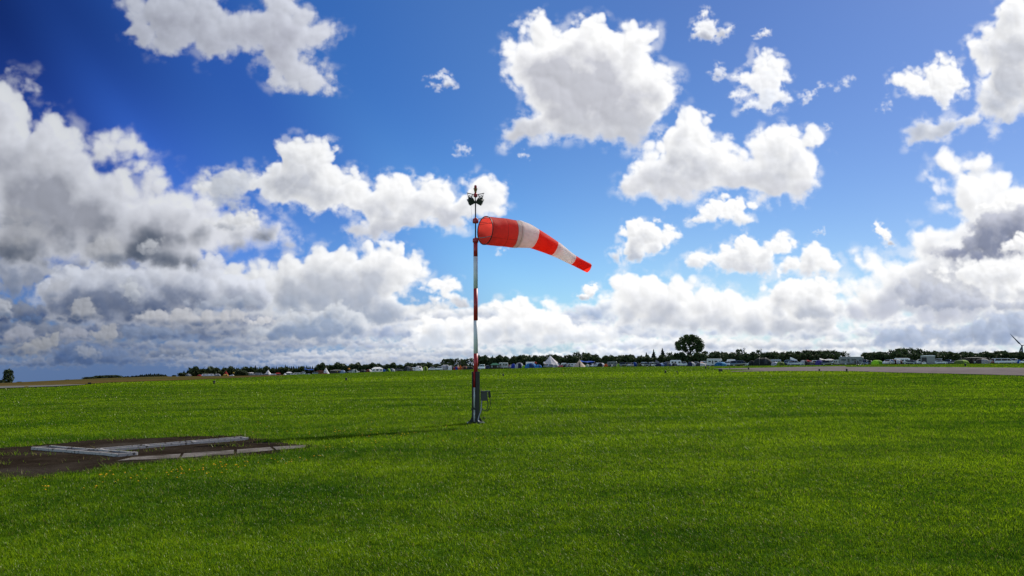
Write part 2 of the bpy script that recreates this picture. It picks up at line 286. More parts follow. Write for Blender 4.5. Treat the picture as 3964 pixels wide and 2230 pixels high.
  dict(top=(1,1,1), core=(.60,.62,.68), base=(.56,.58,.65), scale=58, seed=70, depth=1.6, base_from=.62)),
 (CP(1, (1400,1320),(1470,1215),(1740,1195),(1830,1250),(1780,1340),(1700,1440),(1740,1520),(1620,1500),(1520,1440)), dict(top=(.72,.75,.82), core=(.56,.6,.68), base=(.5,.56,.68), scale=44, seed=71, soft=.7, wisp=.6, opacity=.8)),
 # top left
 (CP(1, (800,-60),(840,20),(900,100),(930,170),(890,240),(960,290),(1060,330),(1130,390),(1240,380),(1340,330),(1430,420),(1500,430),(1620,390),(1720,350),(1800,400),(1830,480),(1900,570),(2010,650),(2200,680),(2330,650),(2440,630),(2380,540),(2340,450),(2200,430),(2140,380),(2220,360),(2330,290),(2430,230),(2410,160),(2260,150),(2230,80),(2150,0),(2100,-60),(1880,-60),(1870,60),(1720,90),(1640,80),(1560,30),(1500,-60)),
  dict(top=(.70,.72,.80), core=(.46,.47,.55), base=(.66,.68,.75), scale=72, seed=80, depth=1.5, soft=.5, wisp=.55, corev=.9)),
]
# ------------------------------------------------------------------ camera
_cam = bpy.data.cameras.new('camera')
camera = bpy.data.objects.new('camera', _cam); col.objects.link(camera)
_cam.sensor_width = 36.0
_cam.lens = 36.0 * FPX / 3964.0
_cam.clip_start = 0.1; _cam.clip_end = 30000.0
camera.matrix_world = Matrix(((CR[0], CU[0], -CF[0], 0), (CR[1], CU[1], -CF[1], 0), (CR[2], CU[2], -CF[2], EYE), (0, 0, 0, 1)))
scene.camera = camera

# ------------------------------------------------------------------ sky
SUN_STRENGTH = 4.8
SKY_STRENGTH = 0.10
EXPOSURE = 0.0
world = bpy.data.worlds.new('World'); scene.world = world
world.use_nodes = True
wn = world.node_tree.nodes; wl = world.node_tree.links
wn.clear()
def _n(t, **k):
    n = wn.new(t)
    for a, v in k.items(): setattr(n, a, v)
    return n
def _m(op, a, b=None, c=None, clamp=False):
    n = _n('ShaderNodeMath', operation=op); n.use_clamp = clamp
    for i, v in enumerate((a, b, c)):
        if v is None: continue
        if isinstance(v, (int, float)): n.inputs[i].default_value = v
        else: wl.new(v, n.inputs[i])
    return n.outputs[0]
sky = _n('ShaderNodeTexSky', sky_type='NISHITA')
sky.sun_disc = False
sky.sun_elevation = SUN_EL
sky.sun_rotation = SUN_AZ
sky.air_density = 1.0; sky.dust_density = 0.25; sky.ozone_density = 3.0; sky.altitude = 60
tc = _n('ShaderNodeTexCoord'); sep = _n('ShaderNodeSeparateXYZ'); wl.new(tc.outputs['Generated'], sep.inputs[0])
azn = _m('ARCTAN2', sep.outputs[0], sep.outputs[1]); eln = _m('ARCSINE', sep.outputs[2])
un = _m('DIVIDE', _m('SUBTRACT', azn, math.radians(AZ0)), math.radians(AZ1 - AZ0))
vn = _m('DIVIDE', _m('SUBTRACT', eln, math.radians(EL0)), math.radians(EL1 - EL0))
comb = _n('ShaderNodeCombineXYZ'); wl.new(un, comb.inputs[0]); wl.new(vn, comb.inputs[1])
_rgb, _al = build_sky()
_px = np.empty((SKY_H, SKY_W, 4), np.float32); _px[..., :3] = _rgb; _px[..., 3] = _al
cloud_map = bpy.data.images.new('cloud_field', SKY_W, SKY_H, alpha=True, float_buffer=True)
cloud_map.colorspace_settings.name = 'Linear Rec.709'
cloud_map.alpha_mode = 'CHANNEL_PACKED'
cloud_map.pixels.foreach_set(_px.ravel()); cloud_map.update(); cloud_map.pack()
tex = _n('ShaderNodeTexImage', interpolation='Cubic', extension='CLIP'); tex.image = cloud_map
wl.new(comb.outputs[0], tex.inputs[0])
# sky blue: darker away from the sun and overhead, as a polarised deep blue sky is
hsv = _n('ShaderNodeHueSaturation'); wl.new(sky.outputs[0], hsv.inputs['Color'])
hsv.inputs['Saturation'].default_value = 1.22; hsv.inputs['Value'].default_value = 1.0; hsv.inputs['Hue'].default_value = 0.508
sund = (math.sin(SUN_AZ) * math.cos(SUN_EL), math.cos(SUN_AZ) * math.cos(SUN_EL), math.sin(SUN_EL))
dot = _n('ShaderNodeVectorMath', operation='DOT_PRODUCT'); wl.new(tc.outputs['Generated'], dot.inputs[0]); dot.inputs[1].default_value = sund
ramp = _n('ShaderNodeValToRGB'); ramp.color_ramp.interpolation = 'EASE'; wl.new(_m('MULTIPLY_ADD', dot.outputs['Value'], .5, .5), ramp.inputs[0])
_st = ((-1, (.75, .88, 1.0)), (-.35, (.60, .75, 1.0)), (.02, (.12, .20, .46)), (.30, (.058, .105, .29)), (.345, (.066, .12, .33)), (.40, (.13, .23, .53)), (.50, (.27, .47, .87)), (.60, (.45, .72, 1.0)), (.75, (.68, .84, 1.0)), (.88, (.73, .78, .93)), (1.0, (.80, .80, .90)))
_e = ramp.color_ramp.elements
while len(_e) < len(_st): _e.new(.5)
for _i, (_p, _c3) in enumerate(_st): _e[_i].position = _p * .5 + .5; _e[_i].color = (*_c3, 1)
lowf = _n('ShaderNodeMapRange', interpolation_type='SMOOTHSTEP'); wl.new(eln, lowf.inputs[0]); lowf.inputs[1].default_value = .06; lowf.inputs[2].default_value = .36; lowf.inputs[3].default_value = 1; lowf.inputs[4].default_value = 0
awf = _n('ShaderNodeMapRange', interpolation_type='SMOOTHSTEP'); wl.new(dot.outputs['Value'], awf.inputs[0]); awf.inputs[1].default_value = .55; awf.inputs[2].default_value = .82; awf.inputs[3].default_value = 1; awf.inputs[4].default_value = 0
lowt = _n('ShaderNodeMix', data_type='RGBA'); wl.new(_m('MULTIPLY', lowf.outputs[0], awf.outputs[0]), lowt.inputs['Factor']); lowt.inputs['A'].default_value = (1, 1, 1, 1); lowt.inputs['B'].default_value = (1.75, 1.6, 1.3, 1)
low2 = _n('ShaderNodeMapRange', interpolation_type='SMOOTHSTEP'); wl.new(eln, low2.inputs[0]); low2.inputs[1].default_value = .24; low2.inputs[2].default_value = .40; low2.inputs[3].default_value = 1; low2.inputs[4].default_value = 0
aw2 = _n('ShaderNodeMapRange', interpolation_type='SMOOTHSTEP'); wl.new(dot.outputs['Value'], aw2.inputs[0]); aw2.inputs[1].default_value = .36; aw2.inputs[2].default_value = .50; aw2.inputs[3].default_value = 1; aw2.inputs[4].default_value = 0
lift = _m('MULTIPLY_ADD', _m('MULTIPLY', low2.outputs[0], aw2.outputs[0]), 1.0, 1.0)
t0_ = _n('ShaderNodeVectorMath', operation='SCALE'); wl.new(ramp.outputs[0], t0_.inputs[0]); wl.new(lift, t0_.inputs['Scale'])
t1_ = _n('ShaderNodeVectorMath', operation='MULTIPLY'); wl.new(t0_.outputs[0], t1_.inputs[0]); wl.new(lowt.outputs['Result'], t1_.inputs[1])
skyc = _n('ShaderNodeVectorMath', operation='MULTIPLY'); wl.new(hsv.outputs[0], skyc.inputs[0]); wl.new(t1_.outputs[0], skyc.inputs[1])
# elsewhere on the dome: broken cumulus from noise
noi = _n('ShaderNodeTexNoise'); noi.inputs['Scale'].default_value = 2.6; noi.inputs['Detail'].default_value = 8
mpn = _n('ShaderNodeMapping'); wl.new(tc.outputs['Generated'], mpn.inputs[0]); mpn.inputs['Scale'].default_value = (1, 1, 1.6); wl.new(mpn.outputs[0], noi.inputs['Vector'])
cm = _n('ShaderNodeMapRange', interpolation_type='SMOOTHSTEP'); wl.new(noi.outputs[0], cm.inputs[0]); cm.inputs[1].default_value = .47; cm.inputs[2].default_value = .57
inside = _m('MULTIPLY', _m('MULTIPLY', _m('GREATER_THAN', un, 0.0), _m('LESS_THAN', un, 1.0)), _m('MULTIPLY', _m('LESS_THAN', vn, 1.0), _m('GREATER_THAN', vn, 0.0)))
ocl = _m('MULTIPLY', _m('MULTIPLY', cm.outputs[0], .8), _m('SUBTRACT', 1.0, inside))
mixo = _n('ShaderNodeMix', data_type='RGBA'); wl.new(ocl, mixo.inputs['Factor']); wl.new(skyc.outputs[0], mixo.inputs['A'])
mixo.inputs['B'].default_value = (5.0, 5.1, 5.5, 1)
# clouds over the blue:  cloud/strength + blue*(1-cover)
oma = _m('SUBTRACT', 1.0, tex.outputs['Alpha'])
sc1 = _n('ShaderNodeVectorMath', operation='SCALE'); wl.new(mixo.outputs['Result'], sc1.inputs[0]); wl.new(oma, sc1.inputs['Scale'])
sc2 = _n('ShaderNodeVectorMath', operation='SCALE'); wl.new(tex.outputs['Color'], sc2.inputs[0]); sc2.inputs['Scale'].default_value = 1.0 / SKY_STRENGTH
add = _n('ShaderNodeVectorMath', operation='ADD'); wl.new(sc1.outputs[0], add.inputs[0]); wl.new(sc2.outputs[0], add.inputs[1])
bg = _n('ShaderNodeBackground'); bg.inputs['Strength'].default_value = SKY_STRENGTH; wl.new(add.outputs[0], bg.inputs['Color'])
wo = _n('ShaderNodeOutputWorld'); wl.new(bg.outputs[0], wo.inputs[0])

# ------------------------------------------------------------------ sun
_sun = bpy.data.lights.new('sun', 'SUN'); _sun.energy = SUN_STRENGTH; _sun.angle = math.radians(0.55); _sun.color = (1.0, 0.94, 0.84)
sun = bpy.data.objects.new('sun', _sun); col.objects.link(sun)
sun.rotation_euler = Vector(sund).to_track_quat('Z', 'Y').to_euler()
sun.location = (60, 60, 80)

scene.view_settings.view_transform = 'Standard'; scene.view_settings.look = 'None'
scene.view_settings.exposure = EXPOSURE; scene.view_settings.gamma = 1.0; scene.view_settings.use_curve_mapping = False
scene.cycles.use_denoising = True; scene.cycles.denoising_prefilter = 'ACCURATE'; scene.cycles.denoising_input_passes = 'RGB_ALBEDO_NORMAL'
scene.cycles.max_bounces = 6; scene.cycles.transparent_max_bounces = 8

# ------------------------------------------------------------------ helpers
def tag(o, label=None, cat=None, group=None, kind=None):
    if label: o['label'] = label
    if cat: o['category'] = cat
    if group: o['group'] = group
    if kind: o['kind'] = kind
    return o

def empty(name, loc=(0, 0, 0), rz=0.0, parent=None):
    o = bpy.data.objects.new(name, None); col.objects.link(o)
    o.location = loc; o.rotation_euler = (0, 0, rz); o.empty_display_size = .2
    if parent: o.parent = parent
    return o

def put(name, mesh, parent=None, color=None, loc=None, rot=None):
    o = bpy.data.objects.new(name, mesh); col.objects.link(o)
    if parent: o.parent = parent
    if color: o.color = (*color, 1)
    if loc: o.location = loc
    if rot: o.rotation_euler = rot
    return o

class MB:
    """collects boxes, tubes, sheets; mesh() turns them into ONE mesh"""
    def __init__(s): s.v = []; s.f = []; s.mi = []; s.sm = []; s.m = 0
    def face(s, idx, smooth=False): s.f.append(tuple(idx)); s.mi.append(s.m); s.sm.append(smooth)
    def vert(s, p): s.v.append(tuple(p)); return len(s.v) - 1
    def box(s, c, d, rot=None, taper=1.0):
        x, y, z = d[0] / 2, d[1] / 2, d[2] / 2
        b = len(s.v)
        for sz in (-1, 1):
            k = taper if sz > 0 else 1.0
            for sx, sy in ((-1, -1), (1, -1), (1, 1), (-1, 1)):
                p = Vector((sx * x * k, sy * y * k, sz * z))
                if rot is not None: p = rot @ p
                s.v.append(tuple(p + Vector(c)))
        for q in ((0, 3, 2, 1), (4, 5, 6, 7), (0, 1, 5, 4), (1, 2, 6, 5), (2, 3, 7, 6), (3, 0, 4, 7)): s.face([b + i for i in q])
        return s
    def tube(s, path, r, n=10, cap=True, smooth=True):
        path = [Vector(p) for p in path]
        rs = r if isinstance(r, (list, tuple)) else [r] * len(path)
        rings = []; prev = None
        for i, p in enumerate(path):
            a = path[max(i - 1, 0)]; b = path[min(i + 1, len(path) - 1)]
            t = (b - a).normalized() if (b - a).length > 1e-9 else Vector((0, 0, 1))
            if prev is None:
                up = Vector((0, 0, 1)) if abs(t.z) < .9 else Vector((1, 0, 0))
                e1 = t.cross(up).normalized()
            else:
                e1 = (prev - t * prev.dot(t)).normalized()
            prev = e1; e2 = t.cross(e1)
            rings.append([s.vert(p + (e1 * math.cos(k / n * 6.28319) + e2 * math.sin(k / n * 6.28319)) * rs[i]) for k in range(n)])
        for i in range(len(rings) - 1):
            for k in range(n):
                s.face((rings[i][k], rings[i][(k + 1) % n], rings[i + 1][(k + 1) % n], rings[i + 1][k]), smooth)
        if cap: s.face(rings[0][::-1]); s.face(rings[-1])
        return s
    def lathe(s, prof, c=(0, 0, 0), n=16, smooth=True):
        return s.tube([(c[0], c[1], c[2] + z) for r, z in prof], [r for r, z in prof], n, True, smooth)
    def prism(s, poly, y0, y1):
        """polygon in x,z extruded along y"""
        b = len(s.v); n = len(poly)
        for y in (y0, y1):
            for x, z in poly: s.v.append((x, y, z))
        s.face([b + i for i in range(n)]); s.face([b + n + i for i in range(n)][::-1])
        for i in range(n):
            j = (i + 1) % n; s.face((b + j, b + i, b + n + i, b + n + j))
        return s
    def grid(s, P, smooth=True, close_u=False):
        """P[i][j] points -> quads"""
        idx = [[s.vert(p) for p in row] for row in P]
        for i in range(len(idx) - 1):
            n = len(idx[i])
            for j in range(n if close_u else n - 1):
                s.face((idx[i][j], idx[i][(j + 1) % n], idx[i + 1][(j + 1) % n], idx[i + 1][j]), smooth)
        return idx
    def mesh(s, name, *mats):
        me = bpy.data.meshes.new(name); me.from_pydata(s.v, [], s.f)
        for m in mats: me.materials.append(m)
        me.polygons.foreach_set('material_index', s.mi); me.polygons.foreach_set('use_smooth', s.sm)
        me.update()
        return me

# ------------------------------------------------------------------ materials
def mat(name, c=(.5, .5, .5), rough=.6, metal=0.0, var=.0, scale=8.0, spec=.5, obj_color=False, translucent=0.0, bump=0.0, bscale=40.0, coat=0.0):
    m = bpy.data.materials.new(name); m.use_nodes = True
    N = m.node_tree.nodes; L = m.node_tree.links
    b = N['Principled BSDF']; b.inputs['Roughness'].default_value = rough; b.inputs['Metallic'].default_value = metal
    b.inputs['Specular IOR Level'].default_value = spec; b.inputs['Coat Weight'].default_value = coat
    src = None
    if obj_color:
        oi = N.new('ShaderNodeObjectInfo'); src = oi.outputs['Color']
    if var or bump:
        t = N.new('ShaderNodeTexCoord'); nz = N.new('ShaderNodeTexNoise'); nz.inputs['Scale'].default_value = scale; nz.inputs['Detail'].default_value = 6
        L.new(t.outputs['Object'], nz.inputs['Vector'])
    if var:
        mr = N.new('ShaderNodeMapRange'); L.new(nz.outputs[0], mr.inputs[0]); mr.inputs[1].default_value = .3; mr.inputs[2].default_value = .7
        mr.inputs[3].default_value = 1 - var; mr.inputs[4].default_value = 1 + var
        sc = N.new('ShaderNodeVectorMath'); sc.operation = 'SCALE'; L.new(mr.outputs[0], sc.inputs['Scale'])
        if src is not None: L.new(src, sc.inputs[0])
        else: sc.inputs[0].default_value = c
        src = sc.outputs[0]
    if src is not None: L.new(src, b.inputs['Base Color'])
    else: b.inputs['Base Color'].default_value = (*c, 1)
    if bump:
        n2 = N.new('ShaderNodeTexNoise'); n2.inputs['Scale'].default_value = bscale; n2.inputs['Detail'].default_value = 5; L.new(t.outputs['Object'], n2.inputs['Vector'])
        bp = N.new('ShaderNodeBump'); bp.inputs['Strength'].default_value = bump; bp.inputs['Distance'].default_value = .02; L.new(n2.outputs[0], bp.inputs['Height']); L.new(bp.outputs[0], b.inputs['Normal'])
    if translucent:
        tr = N.new('ShaderNodeBsdfTranslucent'); mx = N.new('ShaderNodeMixShader'); mx.inputs[0].default_value = translucent
        if src is not None: L.new(src, tr.inputs[0])
        else: tr.inputs[0].default_value = (*c, 1)
        L.new(b.outputs[0], mx.inputs[1]); L.new(tr.outputs[0], mx.inputs[2]); L.new(mx.outputs[0], N['Material Output'].inputs[0])
    return m

# ------------------------------------------------------------------ terrain: gentle airfield, falling away to the left
def ray(px, py):
    d = CF + (px - CX) / FPX * CR - (py - CY) / FPX * CU
    h = math.hypot(d[0], d[1])
    return math.atan2(d[0], d[1]), d[2] / h               # azimuth, tangent of elevation
_edge = ((-700, 1505, 250), (0, 1484, 260), (260, 1471, 290), (420, 1464, 330), (650, 1457.5, 420), (900, 1456, 450), (1150, 1450, 470), (1300, 1446, 470), (1440, 1440, 460), (1800, 1431, 400),
         (2000, 1426, 365), (2200, 1421, 340), (2450, 1419, 320), (2800, 1417, 270), (3050, 1414.5, 233), (3400, 1411, 218), (3964, 1407, 215), (4700, 1402, 215))
_ea = np.array([ray(x, y)[0] for x, y, r in _edge]); _es = np.array([ray(x, y)[1] for x, y, r in _edge]); _er = np.array([float(r) for x, y, r in _edge])
def camp_edge(az): return np.interp(az, _ea, _er), np.interp(az, _ea, _es)
def H(x, y):
    x = np.asarray(x, float); y = np.asarray(y, float)
    R = np.hypot(x, y); az = np.arctan2(x, y)
    rc, sl = camp_edge(az)
    zc = EYE + sl * rc; t = R / rc
    near = zc * np.clip(t, 0, 1) ** 1.2
    return np.where(t <= 1, near, zc + (sl - .0004) * (R - rc))
def h(x, y): return float(H(x, y))
def ground_at(px, py):
    """where the sight line through this spot of the photograph meets the terrain"""
    az, te = ray(px, py)
    rc = float(camp_edge(az)[0])
    r = np.linspace(2, rc * 1.02, 4000); g = H(r * math.sin(az), r * math.cos(az)) - (EYE + te * r)
    k = np.where(g >= 0)[0]
    rr = r[k[0]] if len(k) else rc
    x, y = rr * math.sin(az), rr * math.cos(az)
    return Vector((x, y, h(x, y)))
def at_range(px, py, R):
    az, te = ray(px, py)
    return Vector((R * math.sin(az), R * math.cos(az), EYE + te * R))
# ------------------------------------------------------------------ ground sheet
def ground_material(name, a, b, c, sc=(0.35, .06, 3.0), rough=.9, spec=.0):
    m = bpy.data.materials.new(name); m.use_nodes = True
    N = m.node_tree.nodes; L = m.node_tree.links; bs = N['Principled BSDF']
    bs.inputs['Roughness'].default_value = rough; bs.inputs['Specular IOR Level'].default_value = spec
    t = N.new('ShaderNodeTexCoord')
    def noise(s, d=6):
        n = N.new('ShaderNodeTexNoise'); n.inputs['Scale'].default_value = s; n.inputs['Detail'].default_value = d; L.new(t.outputs['Object'], n.inputs['Vector']); return n.outputs[0]
    def ramp(x, lo, hi):
        r = N.new('ShaderNodeMapRange'); r.interpolation_type = 'SMOOTHSTEP'; L.new(x, r.inputs[0]); r.inputs[1].default_value = lo; r.inputs[2].default_value = hi; return r.outputs[0]
    m1 = N.new('ShaderNodeMix'); m1.data_type = 'RGBA'; L.new(ramp(noise(sc[0]), .35, .65), m1.inputs['Factor']); m1.inputs['A'].default_value = (*a, 1); m1.inputs['B'].default_value = (*b, 1)
    m2 = N.new('ShaderNodeMix'); m2.data_type = 'RGBA'; L.new(ramp(noise(sc[1]), .45, .7), m2.inputs['Factor']); L.new(m1.outputs['Result'], m2.inputs['A']); m2.inputs['B'].default_value = (*c, 1)
    v = N.new('ShaderNodeMapRange'); L.new(noise(sc[2], 8), v.inputs[0]); v.inputs[1].default_value = .3; v.inputs[2].default_value = .7; v.inputs[3].default_value = .72; v.inputs[4].default_value = 1.28
    s = N.new('ShaderNodeVectorMath'); s.operation = 'SCALE'; L.new(m2.outputs['Result'], s.inputs[0]); L.new(v.outputs[0], s.inputs['Scale'])
    L.new(s.outputs[0], bs.inputs['Base Color'])
    bp = N.new('ShaderNodeBump'); bp.inputs['Strength'].default_value = .5; bp.inputs['Distance'].default_value = .05; L.new(noise(sc[2] * 5, 6), bp.inputs['Height']); L.new(bp.outputs[0], bs.inputs['Normal'])
    return m

M_ground = ground_material('grass_ground', (.026, .062, .004), (.042, .096, .005), (.055, .090, .010), (.5, .07, 6.0))
_az = np.concatenate((np.linspace(-math.pi, -.95, 40, endpoint=False), np.linspace(-.95, .95, 420, endpoint=False), np.linspace(.95, math.pi, 40, endpoint=False)))
_r = np.concatenate(([0.0], np.geomspace(.6, 14000, 330)))
_A, _R = np.meshgrid(_az, _r)
_X = _R * np.sin(_A); _Y = _R * np.cos(_A); _Z = H(_X, _Y)
nr, na = _A.shape
me = bpy.data.meshes.new('ground')
_i = np.arange((nr - 1) * na).reshape(nr - 1, na); _j = np.roll(_i, -1, 1)
_q = np.stack((_i, _i + na, _j + na, _j), -1).reshape(-1, 4)
me.vertices.add(nr * na); me.vertices.foreach_set('co', np.stack((_X, _Y, _Z), -1).astype(np.float32).ravel())
me.loops.add(len(_q) * 4); me.loops.foreach_set('vertex_index', _q.ravel().astype(np.int32))
me.polygons.add(len(_q)); me.polygons.foreach_set('loop_start', np.arange(0, len(_q) * 4, 4, dtype=np.int32)); me.polygons.foreach_set('loop_total', np.full(len(_q), 4, np.int32))
me.polygons.foreach_set('use_smooth', np.ones(len(_q), bool)); me.update(calc_edges=True); me.validate()
me.materials.append(M_ground)
tag(put('ground', me), 'flat mown green airfield grass reaching to the horizon', kind='structure')

PAVED = []
def _poly2(a, b): return [(p.x, p.y) for p in a] + [(p.x, p.y) for p in b[::-1]]
def drape(name, edge_a, edge_b, m, lift, n_across=8, n_along=60):
    """a sheet between two ground polylines, laid on the terrain"""
    def res(pl):
        pl = [Vector((p.x, p.y, 0)) for p in pl]
        d = [0]
        for i in range(1, len(pl)): d.append(d[-1] + (pl[i] - pl[i - 1]).length)
        out = []
        for k in range(n_along + 1):
            s = d[-1] * k / n_along; i = 0
            while i < len(pl) - 2 and d[i + 1] < s: i += 1
            f = (s - d[i]) / max(d[i + 1] - d[i], 1e-6); out.append(pl[i].lerp(pl[i + 1], min(max(f, 0), 1)))
        return out
    a, b = res(edge_a), res(edge_b)
    if name in ('taxiway', 'taxiway_spur', 'runway', 'stubble_field'): PAVED.append((edge_a, edge_b))
    mb = MB(); P = []
    for i in range(n_along + 1):
        row = []
        for j in range(n_across + 1):
            p = a[i].lerp(b[i], j / n_across); row.append((p.x, p.y, h(p.x, p.y) + lift))
        P.append(row)
    mb.grid(P)
    return put(name, mb.mesh(name, m))
G = ground_at
M_tar = ground_material('worn_tarmac', (.155, .135, .133), (.185, .160, .158), (.135, .120, .120), (.02, .006, .8), .9, .0)
M_brown = ground_material('dry_stubble', (.075, .055, .020), (.100, .074, .027), (.055, .056, .018), (.05, .012, .6), .95)
M_strip = ground_material('grey_strip', (.13, .13, .12), (.16, .155, .145), (.10, .11, .09), (.05, .02, .6), .9)
_top = [G(x, y) for x, y in ((2760, 1427), (2850, 1426), (3000, 1423.5), (3150, 1420.5), (3272, 1418.5), (3276, 1421.6), (3450, 1421.4), (3700, 1422.6), (3964, 1425), (4300, 1428))]
_bot = [G(x, y) for x, y in ((2790, 1429.5), (2870, 1431), (2927, 1433.5), (3000, 1437), (3150, 1437.2), (3300, 1437.8), (3450, 1443), (3700, 1448.5), (3964, 1455.5), (4300, 1463))]
tag(drape('taxiway', _top, _bot, M_tar, .05, 10, 90), 'pale pinkish grey paved taxiway crossing the grass', kind='structure')
_top = [G(x, y) for x, y in ((2826, 1438.2), (2880, 1436.2), (2930, 1435), (3000, 1435.4))]
_bot = [G(x, y) for x, y in ((2832, 1440), (2880, 1439.6), (2930, 1438.8), (3000, 1437.6))]
tag(drape('taxiway_spur', _top, _bot, M_tar, .056, 3, 20), 'narrow paved spur running off the taxiway tip', kind='structure')
def _beyond(px, py, k):
    p = G(px, py); return Vector((p.x * k, p.y * k, 0))
_top = [_beyond(x, y, 1.35) for x, y in ((-500, 1498), (0, 1484), (260, 1471.5), (420, 1464.5), (650, 1457.6), (800, 1457), (960, 1456), (1090, 1452.5))]
_bot = [G(x, y) for x, y in ((-500, 1512), (0, 1497), (160, 1493), (320, 1489.5), (420, 1482), (700, 1472.5), (900, 1464), (1110, 1454))]
tag(drape('stubble_field', _top, _bot, M_brown, .07, 10, 60), 'dry brown stubble field on the far left skyline', kind='structure')
_top = [G(x, y) for x, y in ((-400, 1503), (0, 1497), (110, 1494.8), (230, 1492), (328, 1490))]
_bot = [G(x, y) for x, y in ((-400, 1515), (0, 1505.5), (110, 1501.5), (230, 1497.5), (330, 1491.5))]
tag(drape('runway', _top, _bot, M_strip, .10, 4, 30), 'thin grey runway strip in front of the brown field', kind='structure')

# ------------------------------------------------------------------ bare pad round the signal
DIRT = [(-260, 1748), (0, 1737), (120, 1727), (240, 1714), (400, 1703), (560, 1698), (740, 1690), (900, 1689), (985, 1694), (1010, 1706), (1100, 1716), (1225, 1730), (1228, 1738), (1120, 1752), (1000, 1762), (900, 1773), (780, 1783), (640, 1792), (430, 1815), (303, 1836), (160, 1850), (0, 1864), (-260, 1890)]
DIRT_W = [(G(x, y).x, G(x, y).y) for x, y in DIRT]
def dirt_sdf(x, y):
    x = np.asarray(x, np.float32); y = np.asarray(y, np.float32)
    w = fbm(x * 1.3, y * 1.3, 201, 4) * .55 + fbm(x * 5, y * 5, 207, 3) * .30
    return poly_sdf(x, y, DIRT_W) + w
_xs = np.arange(min(p[0] for p in DIRT_W) - .6, max(p[0] for p in DIRT_W) + .6, .09); _ys = np.arange(min(p[1] for p in DIRT_W) - .6, max(p[1] for p in DIRT_W) + .6, .09)
_GX, _GY = np.meshgrid(_xs, _ys); _S = dirt_sdf(_GX, _GY); _GZ = H(_GX, _GY) + .012 + .012 * fbm(_GX * 1.5, _GY * 1.5, 301, 3)
mb = MB(); _id = {}
for i in range(len(_ys) - 1):
    for j in range(len(_xs) - 1):
        if _S[i, j] > 0 and _S[i + 1, j + 1] > 0:
            q = []
            for a, b in ((i, j), (i, j + 1), (i + 1, j + 1), (i + 1, j)):
                if (a, b) not in _id: _id[a, b] = mb.vert((_GX[a, b], _GY[a, b], _GZ[a, b]))
                q.append(_id[a, b])
            mb.face(q, True)
M_dirt = ground_material('bare_earth', (.019, .014, .010), (.030, .023, .017), (.044, .037, .030), (1.6, .5, 14.0), .95)
tag(put('bare_ground', mb.mesh('bare_ground', M_dirt)), 'dark bare earth patch around the white signal', kind='structure')
M_slab = ground_material('old_concrete', (.120, .108, .098), (.19, .175, .16), (.045, .036, .028), (2.4, 1.3, 16.0), .9)
for pts in (((454, 1789, 520, 1774), (690, 1779, 700, 1761)), ((700, 1778.5, 712, 1760.5), (905, 1763, 905, 1746)), ((916, 1762, 918, 1745), (1060, 1748, 1045, 1735)), ((1070, 1747, 1056, 1734), (1180, 1738, 1186, 1728))):
    (ax, ay, bx, by), (cx_, cy_, dx, dy) = pts
    o = drape('concrete_slab', [G(ax, ay), G(cx_, cy_)], [G(bx, by), G(dx, dy)], M_slab, .022, 8, 24)
    o['kind'] = 'structure'; o['label'] = 'worn flat concrete slab sunk in the bare earth'

